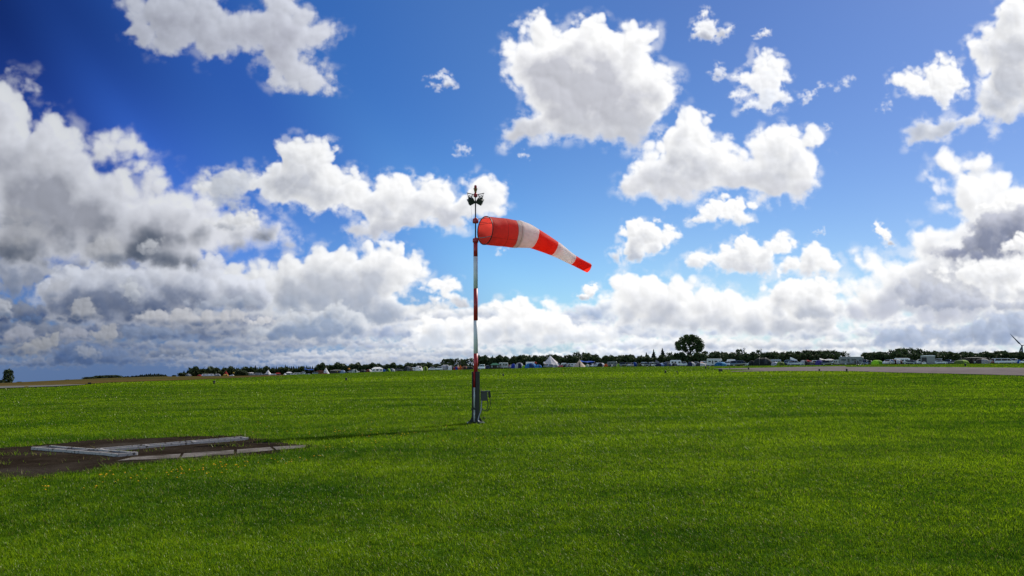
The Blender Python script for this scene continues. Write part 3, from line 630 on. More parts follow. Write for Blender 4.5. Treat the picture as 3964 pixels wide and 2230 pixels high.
# ------------------------------------------------------------------ grass
MAST = G(1842, 1640)
def grass_mesh():
    rng = np.random.default_rng(11)
    V = []; F = []; C = []; off = 0
    zones = ((2.8, 9.0, 5600, .0042, .040, True), (9.0, 15.0, 2700, .006, .044, True), (15.0, 27.0, 850, .011, .052, False), (27.0, 50.0, 230, .024, .055, False), (50, 100, 42, .06, .06, False), (100, 230, 6.5, .16, .075, False), (230, 460, 1.5, .34, .09, False))
    SKIP = [_poly2(*q) for q in PAVED]
    for r0, r1, dens, w, hh, fine in zones:
        a0, a1 = (-1.0, 1.0) if r0 < 14 else (-.84, .84) if r0 < 40 else (-.74, .74)
        q0, q1 = r0 * .82, r1 * 1.16; n = int(dens * (a1 - a0) / 2 * (q1 * q1 - q0 * q0))
        az = rng.uniform(a0, a1, n); r = np.sqrt(rng.uniform(q0 * q0, q1 * q1, n))
        acc = sstep(r0 * .82, r0 * 1.16, r) * (1 - sstep(r1 * .82, r1 * 1.16, r)); m_ = (rng.random(n) < acc) & (r < camp_edge(az)[0] * .985); az, r = az[m_], r[m_]; n = len(r)
        x = r * np.sin(az); y = r * np.cos(az)
        sd = dirt_sdf(x, y) if r0 < 26 else np.full(n, -9.0)
        if r0 > 40:
            for q in SKIP: sd = np.maximum(sd, np.where(poly_sdf(x.astype(np.float32), y.astype(np.float32), q) > -.15, 9.0, sd))
        keep = (sd < .05) | ((sd < 5) & (rng.random(n) < (.30 * sstep(.16, .34, fbm(x * .8, y * .8, 55, 4)) + .30 * np.exp(-np.clip(sd, 0, 9) / .16) + .006)))
        keep &= ~((((x - MAST.x) / .36) ** 2 + ((y - MAST.y) / .34) ** 2 < 1) & (rng.random(n) < .93))
        clump = fbm(x * 2.2, y * 2.2, 91, 4); broad = fbm(x * .35, y * .35, 95, 3); fineclump = fbm(x * 9, y * 9, 97, 2)
        keep &= rng.random(n) < np.clip(.95 + fineclump * 1.5 + clump * .5, .12, 1)
        x, y, sd, clump, broad, fineclump = (q[keep] for q in (x, y, sd, clump, broad, fineclump)); n = len(x)
        edge = np.exp(-(np.clip(-sd, 0, 9) / .28) ** 2)
        mastd = np.exp(-(np.hypot(x - MAST.x, y - MAST.y) / .45) ** 2)
        hgt = hh * (.62 + .5 * rng.random(n)) * np.clip(1 + .55 * clump + .35 * fineclump, .45, 1.9) * (1 + edge * 1.1 * rng.random(n) + mastd * 1.2 * rng.random(n))
        hgt = np.where(sd > .1, hgt * 1.0, hgt)
        stray = rng.random(n) < .0025; hgt = np.where(stray, hgt * 2.0, hgt)
        ww = w * (.65 + .7 * rng.random(n)); broadleaf = (rng.random(n) < .05) & fine; ww = np.where(broadleaf, ww * 2.4, ww); hgt = np.where(broadleaf, hgt * .7, hgt)
        th = rng.uniform(0, 2 * np.pi, n); lean = rng.uniform(.25, 1.7, n) * hgt; ld = th + np.pi / 2 + rng.normal(0, .5, n)
        lx = np.cos(ld) * lean; ly = np.sin(ld) * lean
        bx = np.cos(th) * ww / 2; by = np.sin(th) * ww / 2; z = H(x, y)
        dry = ((rng.random(n) < (.035 + .10 * edge + .25 * (sd > .1))) * rng.uniform(.5, 1, n)); streak = fbm(x * .10, y * .45, 133, 4); far = min(max((r0 - 20) / 60, 0), 1); tone = np.clip(.43 + (.45 - .25 * far) * clump + .45 * broad + .60 * streak + rng.normal(0, .22 - .14 * far, n), 0, 1)
        yy_ = y + .12 * x + 9 * fbm(x * .03, y * .03, 141, 2); tone = np.clip(tone + (.34 * sstep(84, 96, yy_) * (1 - sstep(122, 140, yy_)) - .12 * sstep(140, 160, yy_) - .10 * sstep(52, 62, yy_) * (1 - sstep(76, 88, yy_))), 0, 1)
        if fine:
            v = np.empty((n, 5, 3), np.float32)
            v[:, 0] = np.stack((x - bx, y - by, z - .004), 1); v[:, 1] = np.stack((x + bx, y + by, z - .004), 1)
            v[:, 2] = np.stack((x + bx * .8 + lx * .35, y + by * .8 + ly * .35, z + hgt * .6), 1); v[:, 3] = np.stack((x - bx * .8 + lx * .35, y - by * .8 + ly * .35, z + hgt * .6), 1)
            v[:, 4] = np.stack((x + lx, y + ly, z + hgt * .92), 1)
            b = off + np.arange(n)[:, None] * 5
            t = np.concatenate((b + np.array([[0, 1, 2]]), b + np.array([[0, 2, 3]]), b + np.array([[3, 2, 4]])), 1).reshape(-1, 3); k = 5
        else:
            v = np.empty((n, 3, 3), np.float32)
            v[:, 0] = np.stack((x - bx, y - by, z - .004), 1); v[:, 1] = np.stack((x + bx, y + by, z - .004), 1); v[:, 2] = np.stack((x + lx, y + ly, z + hgt), 1)
            t = off + np.arange(n * 3).reshape(-1, 3); k = 3
        V.append(v.reshape(-1, 3)); F.append(t); off += n * k
        C.append(np.repeat(np.stack((tone, dry, rng.random(n)), 1), k, 0))
    V = np.concatenate(V); F = np.concatenate(F).astype(np.int32); C = np.concatenate(C).astype(np.float32)
    me = bpy.data.meshes.new('grass')
    me.vertices.add(len(V)); me.vertices.foreach_set('co', V.ravel())
    me.loops.add(F.size); me.loops.foreach_set('vertex_index', F.ravel())
    me.polygons.add(len(F)); me.polygons.foreach_set('loop_start', np.arange(0, F.size, 3, dtype=np.int32)); me.polygons.foreach_set('loop_total', np.full(len(F), 3, np.int32))
    me.update(calc_edges=False)
    a = me.attributes.new('blade', 'FLOAT_VECTOR', 'POINT'); a.data.foreach_set('vector', C.ravel())
    print('grass blades', len(F))
    return me
M_grass = bpy.data.materials.new('grass_blade'); M_grass.use_nodes = True
N = M_grass.node_tree.nodes; L = M_grass.node_tree.links; N.clear()
at = N.new('ShaderNodeAttribute'); at.attribute_name = 'blade'; sp = N.new('ShaderNodeSeparateXYZ'); L.new(at.outputs['Vector'], sp.inputs[0])
m1 = N.new('ShaderNodeMix'); m1.data_type = 'RGBA'; L.new(sp.outputs[0], m1.inputs['Factor']); m1.inputs['A'].default_value = (.019, .080, .003, 1); m1.inputs['B'].default_value = (.185, .315, .005, 1)
m2 = N.new('ShaderNodeMix'); m2.data_type = 'RGBA'; L.new(sp.outputs[1], m2.inputs['Factor']); L.new(m1.outputs['Result'], m2.inputs['A']); m2.inputs['B'].default_value = (.20, .16, .06, 1)
df = N.new('ShaderNodeBsdfDiffuse'); tl = N.new('ShaderNodeBsdfTranslucent'); gl = N.new('ShaderNodeBsdfGlossy'); gl.inputs['Roughness'].default_value = .32; gl.inputs[0].default_value = (1, .97, .82, 1)
L.new(m2.outputs['Result'], df.inputs[0])
tb = N.new('ShaderNodeHueSaturation'); tb.inputs['Value'].default_value = 1.5; tb.inputs['Hue'].default_value = .485; L.new(m2.outputs['Result'], tb.inputs['Color']); L.new(tb.outputs[0], tl.inputs[0])
x1 = N.new('ShaderNodeMixShader'); x1.inputs[0].default_value = .48; L.new(df.outputs[0], x1.inputs[1]); L.new(tl.outputs[0], x1.inputs[2])
x2 = N.new('ShaderNodeMixShader'); x2.inputs[0].default_value = .008; L.new(x1.outputs[0], x2.inputs[1]); L.new(gl.outputs[0], x2.inputs[2])
ou = N.new('ShaderNodeOutputMaterial'); L.new(x2.outputs[0], ou.inputs[0])
gm = grass_mesh(); gm.materials.append(M_grass)
tag(put('grass', gm), 'short mown green grass covering the airfield', 'grass', kind='stuff')

# dandelions
M_yellow = mat('dandelion_yellow', (.95, .68, .02), .7, translucent=.3); M_stem = mat('flower_stem', (.08, .16, .03), .7)
mb = MB(); mb.m = 1; mb.tube([(0, 0, 0), (.004, 0, .04), (.002, .003, .075)], .0022, 5); mb.m = 0
for ring, (rr, zz, nn) in enumerate(((.021, .078, 12), (.014, .083, 9))):
    for k in range(nn):
        a = k / nn * 6.28 + ring * .3; c, s = math.cos(a), math.sin(a); wd = .006
        i = [mb.vert(p) for p in ((0, 0, .076), (c * rr * .7 - s * wd, s * rr * .7 + c * wd, zz), (c * rr, s * rr, zz - .004), (c * rr * .7 + s * wd, s * rr * .7 - c * wd, zz))]
        mb.face(i)
mb.lathe([(.002, .074), (.008, .078), (.007, .087), (.001, .089)], n=8)
dand = mb.mesh('dandelion', M_yellow, M_stem)
_first = None
def dandelion(px, py):
    global _first
    p = G(px, py)
    o = put('dandelion', dand) if _first is None else _first.copy()
    if _first is None: _first = o
    else: col.objects.link(o)
    k = random.uniform(.5, .85)
    o.location = p; o.scale = (k, k, k * random.uniform(.7, 1.2)); o.rotation_euler = (random.uniform(-.3, .3), random.uniform(-.3, .3), random.uniform(0, 6))
    tag(o, 'small yellow dandelion flower open in the short grass', 'flower', 'dandelions in the grass')
for n_, x0, x1, y0, y1, sl in ((46, 620, 1260, 1795, 1825, -.10), (34, 1290, 1620, 1674, 1700, .02), (22, 1640, 2000, 1640, 1720, 0), (26, 380, 900, 1822, 1870, -.05), (20, 900, 1500, 1640, 1690, 0), (14, 1250, 1480, 1715, 1760, 0), (10, 100, 420, 1850, 1920, 0)):
    for k in range(n_):
        x = random.uniform(x0, x1); dandelion(x, random.uniform(y0, y1) + (x - (x0 + x1) / 2) * sl)
# ------------------------------------------------------------------ windsock mast
RM = math.hypot(MAST.x, MAST.y); MAZ = math.atan2(MAST.x, MAST.y)
S_ = RM / FPX / math.cos(0)                                # metres per photograph pixel at the mast
def zy(py, px=1842): return EYE + ray(px, py)[1] * RM - MAST.z
M_red = mat('mast_red_paint', (.46, .020, .024), .45, var=.14, scale=9, coat=.2)
M_white = mat('mast_white_paint', (.78, .80, .78), .45, var=.08, scale=7, coat=.2)
M_dark = mat('dark_green_steel', (.008, .011, .011), .45, var=.25, scale=10)
M_black = mat('black_steel', (.012, .012, .014), .45, var=.2)
M_grey = mat('galvanised_steel', (.30, .31, .32), .45, metal=.6, var=.15)
M_box = mat('grey_green_box', (.05, .053, .044), .55, var=.12)
M_rub = mat('black_rubber', (.012, .012, .012), .6)
mast = tag(empty('windsock_mast', MAST, -MAZ), 'red and white striped windsock mast in a dark steel base', 'windsock')
zt = zy(1439); W2 = 16.5 * S_
# housing: channel open to the front left, with the mast foot standing in it
b = MB()
b.box((-.100, 0, zt / 2), (.026, .20, zt))                               # left web
b.box((.055, -.010, zt / 2), (.115, .20, zt))                            # right web
b.box((-.0425, .092, zt / 2), (.089, .016, zt))                          # back plate
b.box((-.05, -.105, zy(1582)), (.16, .012, .05))                         # strap across the slot
hz_ = put('housing', b.mesh('housing', M_dark), mast)
b = MB(); b.tube([(.038, -.109, zy(1463)), (.038, -.125, zy(1463))], .011, 8); put('bolt', b.mesh('bolt', M_black), hz_)
b = MB()
for sx in (-1, 1):
    b.prism([(sx * .112, .02), (sx * (.225 if sx < 0 else .21), .02), (sx * .16, .10), (sx * .112, .20)], -.012, .012)
b.prism([(-.03, .02), (.03, .02), (.0, .12)], -.17, -.112)
b.box((0, 0, .011), (.50, .40, .022))
for sx in (-.2, .2):
    for sy in (-.16, .16): b.tube([(sx, sy, .022), (sx, sy, .05)], .014, 6)
put('base_plate', b.mesh('base_plate', M_dark), mast)
# pole with painted bands; its foot shows in the slot
b = MB()
bands = [(.05, zy(1582) + .02, 1), (zy(1582) + .02, zy(1500), 1), (zy(1500), zy(1439), 0), (zy(1439), zy(1368.5), 0), (zy(1368.5), zy(1241.5), 1), (zy(1241.5), zy(1117), 0), (zy(1117), zy(993.5), 1), (zy(993.5), zy(938), 0)]
for z0, z1, k in bands:
    b.m = k; b.tube([(0 if z0 > zt - .01 else -.0435, -.005 if z0 > zt - .01 else -.03, z0), (0 if z0 > zt - .01 else -.0435, -.005 if z0 > zt - .01 else -.03, z1)], 8.3 * S_ if z0 > zt - .01 else .034, 20, True)
pole = put('pole', b.mesh('pole', M_red, M_white), mast)
b = MB(); b.tube([(0, -.005, zy(940)), (0, -.005, zy(752))], 2.5 * S_, 12); top = put('top_tube', b.mesh('top_tube', M_black), mast)
for y0, y1, nm in ((939, 923.5, 'collar'), (864, 847, 'collar')):
    b = MB(); r = 11.4 * S_; b.lathe([(r * .9, zy(y0)), (r, zy(y0) + .01), (r, zy(y1) - .012), (r * .86, zy(y1))], (0, -.005, 0), 20); b.tube([(0, -.005, zy(y1)), (0, -.005, zy(y1) + .03)], 4.4 * S_, 12)
    put(nm, b.mesh(nm, M_red), mast)
b = MB(); r = 7.8 * S_; b.lathe([(r * .6, zy(764)), (r, zy(760)), (r, zy(752)), (r * .6, zy(748.5)), (.012, zy(746))], (0, -.005, 0), 16); hub = put('lamp_hub', b.mesh('lamp_hub', M_red), mast)
# obstruction beacon
M_lens = mat('red_glass_lens', (.42, .006, .006), .12, coat=.6, translucent=.35); M_brass = mat('ochre_lamp_base', (.28, .14, .035), .5, var=.2)
be = empty('beacon', (0, -.005, zy(746)), parent=mast)
b = MB(); k = S_; zz = lambda y: zy(y) - zy(746)
b.lathe([(4.2 * k, -.005), (3.6 * k, zz(743)), (5.6 * k, zz(740)), (5.8 * k, zz(734)), (8.4 * k, zz(732.5)), (8.4 * k, zz(730.5)), (5.0 * k, zz(730))], n=16); put('lamp_base', b.mesh('lamp_base', M_brass), be)
b = MB(); b.lathe([(5.2 * k, zz(730)), (5.4 * k, zz(724)), (4.8 * k, zz(719.5)), (3.0 * k, zz(717.4)), (.6 * k, zz(716.8))], n=16); put('lens', b.mesh('lens', M_lens), be)
# floodlights on outriggers
M_lamp = mat('floodlight_dark_green', (.022, .028, .022), .5, var=.2); M_gls = mat('floodlight_glass', (.10, .11, .10), .08, spec=.8)
for sx in (-1, 1):
    fl = empty('floodlight', (0, -.005, 0), parent=mast)
    tip = (sx * 34 * S_, -.10, zy(750 if sx < 0 else 751)); mid = (sx * 20 * S_, -.06, zy(768))
    b = MB(); b.tube([(0, 0, zy(755)), tip], .011, 8); b.tube([(sx * 30 * S_, -.09, zy(752)), (sx * 29 * S_, -.09, zy(766))], .008, 6); b.tube([(sx * 12 * S_, -.03, zy(753.5)), (sx * 16 * S_, -.05, zy(766))], .012, 8)
    b.tube([(sx * 8 * S_, .08, zy(757)), (sx * 26 * S_, .08, zy(757)), (sx * 27 * S_, .05, zy(769))], .008, 6)
    put('bracket', b.mesh('bracket', M_black), fl)
    b = MB(); rot = Matrix.Rotation(sx * .50, 3, 'Y') @ Matrix.Rotation(.45, 3, 'X')
    c = Vector((sx * 18 * S_, -.05, zy(779)))
    b.box(c, (.175, .20, .13), rot, .97); b.box(c + rot @ Vector((0, 0, -.078)), (.19, .215, .028), rot); b.box(c + rot @ Vector((0, .02, .085)), (.07, .06, .05), rot)
    put('lamp_head', b.mesh('lamp_head', M_lamp), fl)
    b = MB(); b.box(c + rot @ Vector((0, 0, -.094)), (.16, .19, .006), rot); put('glass', b.mesh('glass', M_gls), fl)
    b = MB(); ang = [i / 12 * 6.0 for i in range(13)]
    b.tube([(sx * 26 * S_ + .035 * math.cos(a), -.07, zy(756) + .035 * math.sin(a)) for a in ang], .005, 5); b.tube([(sx * 24 * S_ + .03 * math.cos(a + 1), -.09, zy(764) + .03 * math.sin(a + 1)) for a in ang], .005, 5)
    put('cable', b.mesh('cable', M_rub), fl)
b = MB(); b.tube([(-16 * S_ + (-.01 * math.sin(i / 14 * 9) if i < 11 else .004 * i), -.06, zy(790 + i * 6.4)) for i in range(14)], .0022, 4); put('halyard', b.mesh('halyard', M_rub), mast)
# wind cone
def fab(name, c, tr, dirt):
    m = mat(name, c, .75, var=.10, scale=5, translucent=tr, bump=.12, bscale=9); m.node_tree.nodes['Principled BSDF'].inputs['Sheen Weight'].default_value = .2; m.node_tree.nodes['Principled BSDF'].inputs['Sheen Roughness'].default_value = .35; return m
M_fr0 = fab('faded_red_cloth', (.92, .085, .06), .60, .1); M_fr = fab('red_cloth', (.98, .050, .025), .66, .1); M_fw = fab('white_cloth', (.95, .93, .92), .60, .1); M_fg = fab('soiled_white_cloth', (.74, .74, .70), .55, .2)
CPX = lambda x, y: (1750 + x * .26918, 690 + y * .26918)
axis = [(475, 752, 203), (600, 766, 203), (740, 783, 203), (880, 798, 199), (960, 808, 196), (1060, 828, 178), (1180, 864, 151), (1330, 938, 131), (1470, 1010, 112), (1600, 1086, 94), (1738, 1172, 76), (1860, 1238, 72), (1965, 1290, 71)]
ctr = []; rad = []
for ax_, ay_, ar_ in axis:
    px, py = CPX(ax_, ay_)
    a_, te_ = ray(px, py); da = a_ - MAZ; wv = 0.0
    for _ in range(8):
        uu = (RM + wv) * math.tan(da); wv = uu * .66 if uu < .5 else .33 + (uu - .5) * .40
    Rp = (RM + wv) / math.cos(da)
    ctr.append(Vector((uu, wv - .005, EYE + te_ * Rp - MAST.z))); rad.append(ar_ * .26918 * S_ * (RM + wv) / RM * 1.016)
def spline(vals, t):
    i = min(int(t), len(vals) - 2); f = t - i
    p0, p1, p2, p3 = vals[max(i - 1, 0)], vals[i], vals[i + 1], vals[min(i + 2, len(vals) - 1)]
    return (p1 * 2 + (p2 - p0) * f + (p0 * 2 - p1 * 5 + p2 * 4 - p3) * f * f + (p1 * 3 - p0 - p2 * 3 + p3) * f ** 3) * .5
b = MB(); P = []; T = []; n_r, n_s = 40, 110
for i in range(n_s + 1):
    t = (len(axis) - 1) * i / n_s; c = spline(ctr, t); r = spline(rad, t)
    tg = (spline(ctr, min(t + .05, len(axis) - 1)) - spline(ctr, max(t - .05, 0))).normalized()
    side = tg.cross(Vector((0, 0, 1))).normalized(); up = side.cross(tg)         # side: towards the viewer
    row = []
    for k in range(n_r):
        a = k / n_r * 6.28319
        wob = 1.0
        if t > .2:
            wob += .012 * math.sin(a * 3 + t * 2.1) + .009 * math.sin(a * 7 - t * 3.7)
            seam = math.exp(-((t - 3.0) / .10) ** 2) + math.exp(-((t - 3.62) / .12) ** 2); wob -= .030 * seam * (.6 + .4 * math.sin(a * 9)) + .02 * math.exp(-((t - 1.95) / .05) ** 2)
            for s0 in (6, 8, 10): wob -= .030 * math.exp(-((t - s0) / .07) ** 2) * (.7 + .5 * math.sin(a * 11 + s0)); wob += .016 * math.exp(-((t - s0 - .35) / .25) ** 2) * math.sin(a * 10 + s0 * 2) * max(0, math.sin(a))
            if t > 9.7: wob += .045 * math.sin(a * 6 + t * 1.5) * min(t - 9.7, 1) * max(0, math.sin(a + .6))
            if 3.0 < t < 4.4: wob += .014 * math.sin(a * 13 + t * 2) * max(0, math.sin(a))
            sag = 1 - .05 * min(max((t - 5) / 4, 0), 1) * max(0, math.sin(a)) ** 2
            wob *= sag
        row.append(c + (side * math.cos(a) + up * math.sin(a)) * r * wob)
    P.append(row); T.append(t)
idx = [[b.vert(p) for p in row] for row in P]
for i in range(n_s):
    t = (T[i] + T[i + 1]) / 2
    b.m = 0 if t < 3.0 else 2 if t < 3.95 else 1 if t < 6 else 3 if t < 8 else 1 if t < 10 else 3
    for k in range(n_r): b.face((idx[i][k], idx[i][(k + 1) % n_r], idx[i + 1][(k + 1) % n_r], idx[i + 1][k]), True)
sock = put('windsock', b.mesh('windsock', M_fr0, M_fw, M_fg, M_fr), mast)
sock['label'] = 'red and white banded wind cone blown out and drooping'
tg0 = (ctr[1] - ctr[0]).normalized(); side0 = tg0.cross(Vector((0, 0, 1))).normalized(); up0 = side0.cross(tg0)
def hoop_pt(a, r=rad[0], c=ctr[0]): return c + (side0 * math.cos(a) + up0 * math.sin(a)) * r
b = MB(); b.tube([hoop_pt(i / 40 * 6.28319) for i in range(41)], .014, 6, False); put('hoop', b.mesh('hoop', M_black), sock)
b = MB()
for tt in (1.95, 3.0, 3.62):
    i = min(range(n_s + 1), key=lambda q: abs(T[q] - tt)); ring = P[i] + [P[i][0]]
    b.tube([ctr_ for ctr_ in ring], .0042, 5, False)
for a in (1.2, -.55):                                                        # lengthwise seams of the mouth cage
    k = int((a % 6.28319) / 6.28319 * n_r); b.tube([P[i][k] for i in range(0, 30, 2)], .0035, 4, False)
put('seam', b.mesh('seam', mat('dark_red_seam', (.34, .035, .028), .8)), sock)
for a, py in ((1.03, 847.5), (-.55, 922)):
    p = hoop_pt(a); b = MB(); b.tube([(0, -.005, zy(py)), (p.x * .35, p.y * .4, zy(py)), p], .011, 8); put('support_arm', b.mesh('support_arm', M_grey), sock)
b = MB(); b.tube([(.03, 0, zy(858)), hoop_pt(.35)], .005, 5); b.tube([hoop_pt(2.6), hoop_pt(.45)], .004, 5); put('stay', b.mesh('stay', M_black), sock)
# junction box with hanging cables
KX = lambda x: (1740 + x * .1933 - 1842) * S_
KZ = lambda y: zy(1400 + y * .1933)
jb = empty('junction_box', (0, 0, 0), parent=mast)
b = MB(); b.box((KX(690), -.03, KZ(690)), (KX(765) - KX(628), .12, KZ(598) - KZ(788))); b.box((KX(690), -.078, KZ(690)), (KX(725) - KX(650), .008, KZ(635) - KZ(750))); put('box_body', b.mesh('box_body', M_box), jb)
b = MB(); b.prism([(KX(622), KZ(604)), (KX(815), KZ(600)), (KX(815), KZ(586)), (KX(622), KZ(590))], -.12, .09); b.prism([(KX(770), KZ(602)), (KX(815), KZ(602)), (KX(828), KZ(700)), (KX(800), KZ(735)), (KX(775), KZ(700))], -.02, .07); b.box((KX(632), 0, KZ(690)), (.03, .05, .16)); put('cover', b.mesh('cover', M_black), jb)
def loop(pts, r): 
    b = MB(); v = [Vector((KX(x), y, KZ(z))) for x, y, z in pts]
    b.tube([spline(v, (len(v) - 1) * i / 30) for i in range(31)], r, 6); return b.mesh('cable', M_rub)
put('cable', loop([(745, -.05, 640), (755, -.06, 740), (768, -.06, 850), (755, -.06, 930), (725, -.06, 978), (690, -.05, 970), (655, -.04, 940)], .011), jb)
put('cable', loop([(800, -.02, 690), (812, -.03, 770), (815, -.03, 860), (795, -.04, 940), (755, -.05, 985), (715, -.05, 985), (660, -.04, 945)], .011), jb)
put('cable', loop([(622, .0, 550), (640, -.02, 572), (662, -.02, 590)], .0065), jb)
put('cable', loop([(655, -.02, 780), (650, -.02, 900), (648, -.02, 1000), (640, -.02, 1100), (670, -.03, 1130), (700, -.03, 1150)], .007), jb)
b = MB(); b.tube([(KX(690) + .03 * math.cos(a), -.02 + .01 * math.sin(2 * a), KZ(1130) + .03 * math.sin(a)) for a in [i / 10 * 6.28 for i in range(25)]], .009, 6); put('cable_coil', b.mesh('cable_coil', M_rub), jb)
b = MB(); v = [Vector(p) for p in ((KX(640), -.08, KZ(780)), (KX(636), -.09, KZ(900)), (KX(622), -.115, KZ(1000)), (KX(590), -.13, KZ(1090)), (KX(575), -.15, KZ(1170)), (KX(600), -.19, KZ(1200)), (KX(660), -.20, KZ(1212)))]
b.tube([spline(v, 6 * i / 40) for i in range(41)], [.017 if i % 2 else .0195 for i in range(41)], 8); put('conduit', b.mesh('conduit', M_grey), mast)

# ------------------------------------------------------------------ landing T of white boards on the bare earth
M_board = bpy.data.materials.new('flaking_white_board'); M_board.use_nodes = True
N = M_board.node_tree.nodes; L = M_board.node_tree.links; bs = N['Principled BSDF']; bs.inputs['Roughness'].default_value = .7
t = N.new('ShaderNodeTexCoord'); nz = N.new('ShaderNodeTexNoise'); nz.inputs['Scale'].default_value = 13; nz.inputs['Detail'].default_value = 8; L.new(t.outputs['Object'], nz.inputs['Vector'])
mr = N.new('ShaderNodeMapRange'); L.new(nz.outputs[0], mr.inputs[0]); mr.inputs[1].default_value = .57; mr.inputs[2].default_value = .65
mx = N.new('ShaderNodeMix'); mx.data_type = 'RGBA'; L.new(mr.outputs[0], mx.inputs['Factor']); mx.inputs['A'].default_value = (.40, .375, .345, 1); mx.inputs['B'].default_value = (.10, .085, .07, 1); L.new(mx.outputs['Result'], bs.inputs['Base Color'])
pA, pB, pC, pD = G(124, 1744), G(196, 1737), G(531, 1763), G(455, 1772)     # foot of the cross bar: far-left, far, near-right, near
BH = .07
sig = tag(empty('landing_signal', (pA + pC) / 2), 'flat white T shaped landing signal of flaking boards on bare earth', 'landing signal')
org = (pA + pC) / 2
def board(name, p, q, hgt=BH, th=.035, z0=0.0, end=0.0):
    p = Vector(p) - org; q = Vector(q) - org; d = q - p; L_ = d.length; a = math.atan2(d.y, d.x)
    b = MB(); b.box((0, 0, 0), (L_ + end, th, hgt))
    o = put(name, b.mesh(name, M_board), sig); o.location = (p + q) / 2 + Vector((0, 0, hgt / 2 + z0)); o.rotation_euler = (0, -math.asin(max(-1, min(1, d.z / L_))), a); return o
u = (pD - pA); u.z = 0; wv = (pB - pA); wv.z = 0
board('long_board', pA, pD, end=.02)
board('long_board', pA + wv, pD + wv, end=.02)
for f in (0, .26, .50, .75, 1.0):
    q = pA.lerp(pD, f); b_ = board('cross_board', q + wv * .04, q + wv * .96, BH * (.995 if 0 < f < 1 else 1.0) - .004)
s0 = pA.lerp(pD, .62) + wv * 1.02; e0 = G(961, 1706); sdir = (e0 - s0); n0 = Vector((-sdir.y, sdir.x, 0)).normalized() * .30
board('stem_board', s0, e0); board('stem_board', s0 + n0, e0 + n0)
for f in (.02, .30, .62, .995):
    q = s0.lerp(e0, f); board('cross_board', q + n0 * .06, q + n0 * .94, BH - .006)

M_shade = mat('frame_shade', (.012, .010, .010), .8, var=.2)  # dark sheet added inside the frame, standing in for shade between the boards
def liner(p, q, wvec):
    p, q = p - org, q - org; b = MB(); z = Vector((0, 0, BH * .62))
    b.grid([[p + wvec * .07 + z, q + wvec * .07 + z], [p + wvec * .93 + z, q + wvec * .93 + z]], False); put('shade_liner', b.mesh('shade_liner', M_shade), sig)
liner(pA, pD, wv); liner(s0, e0, n0)
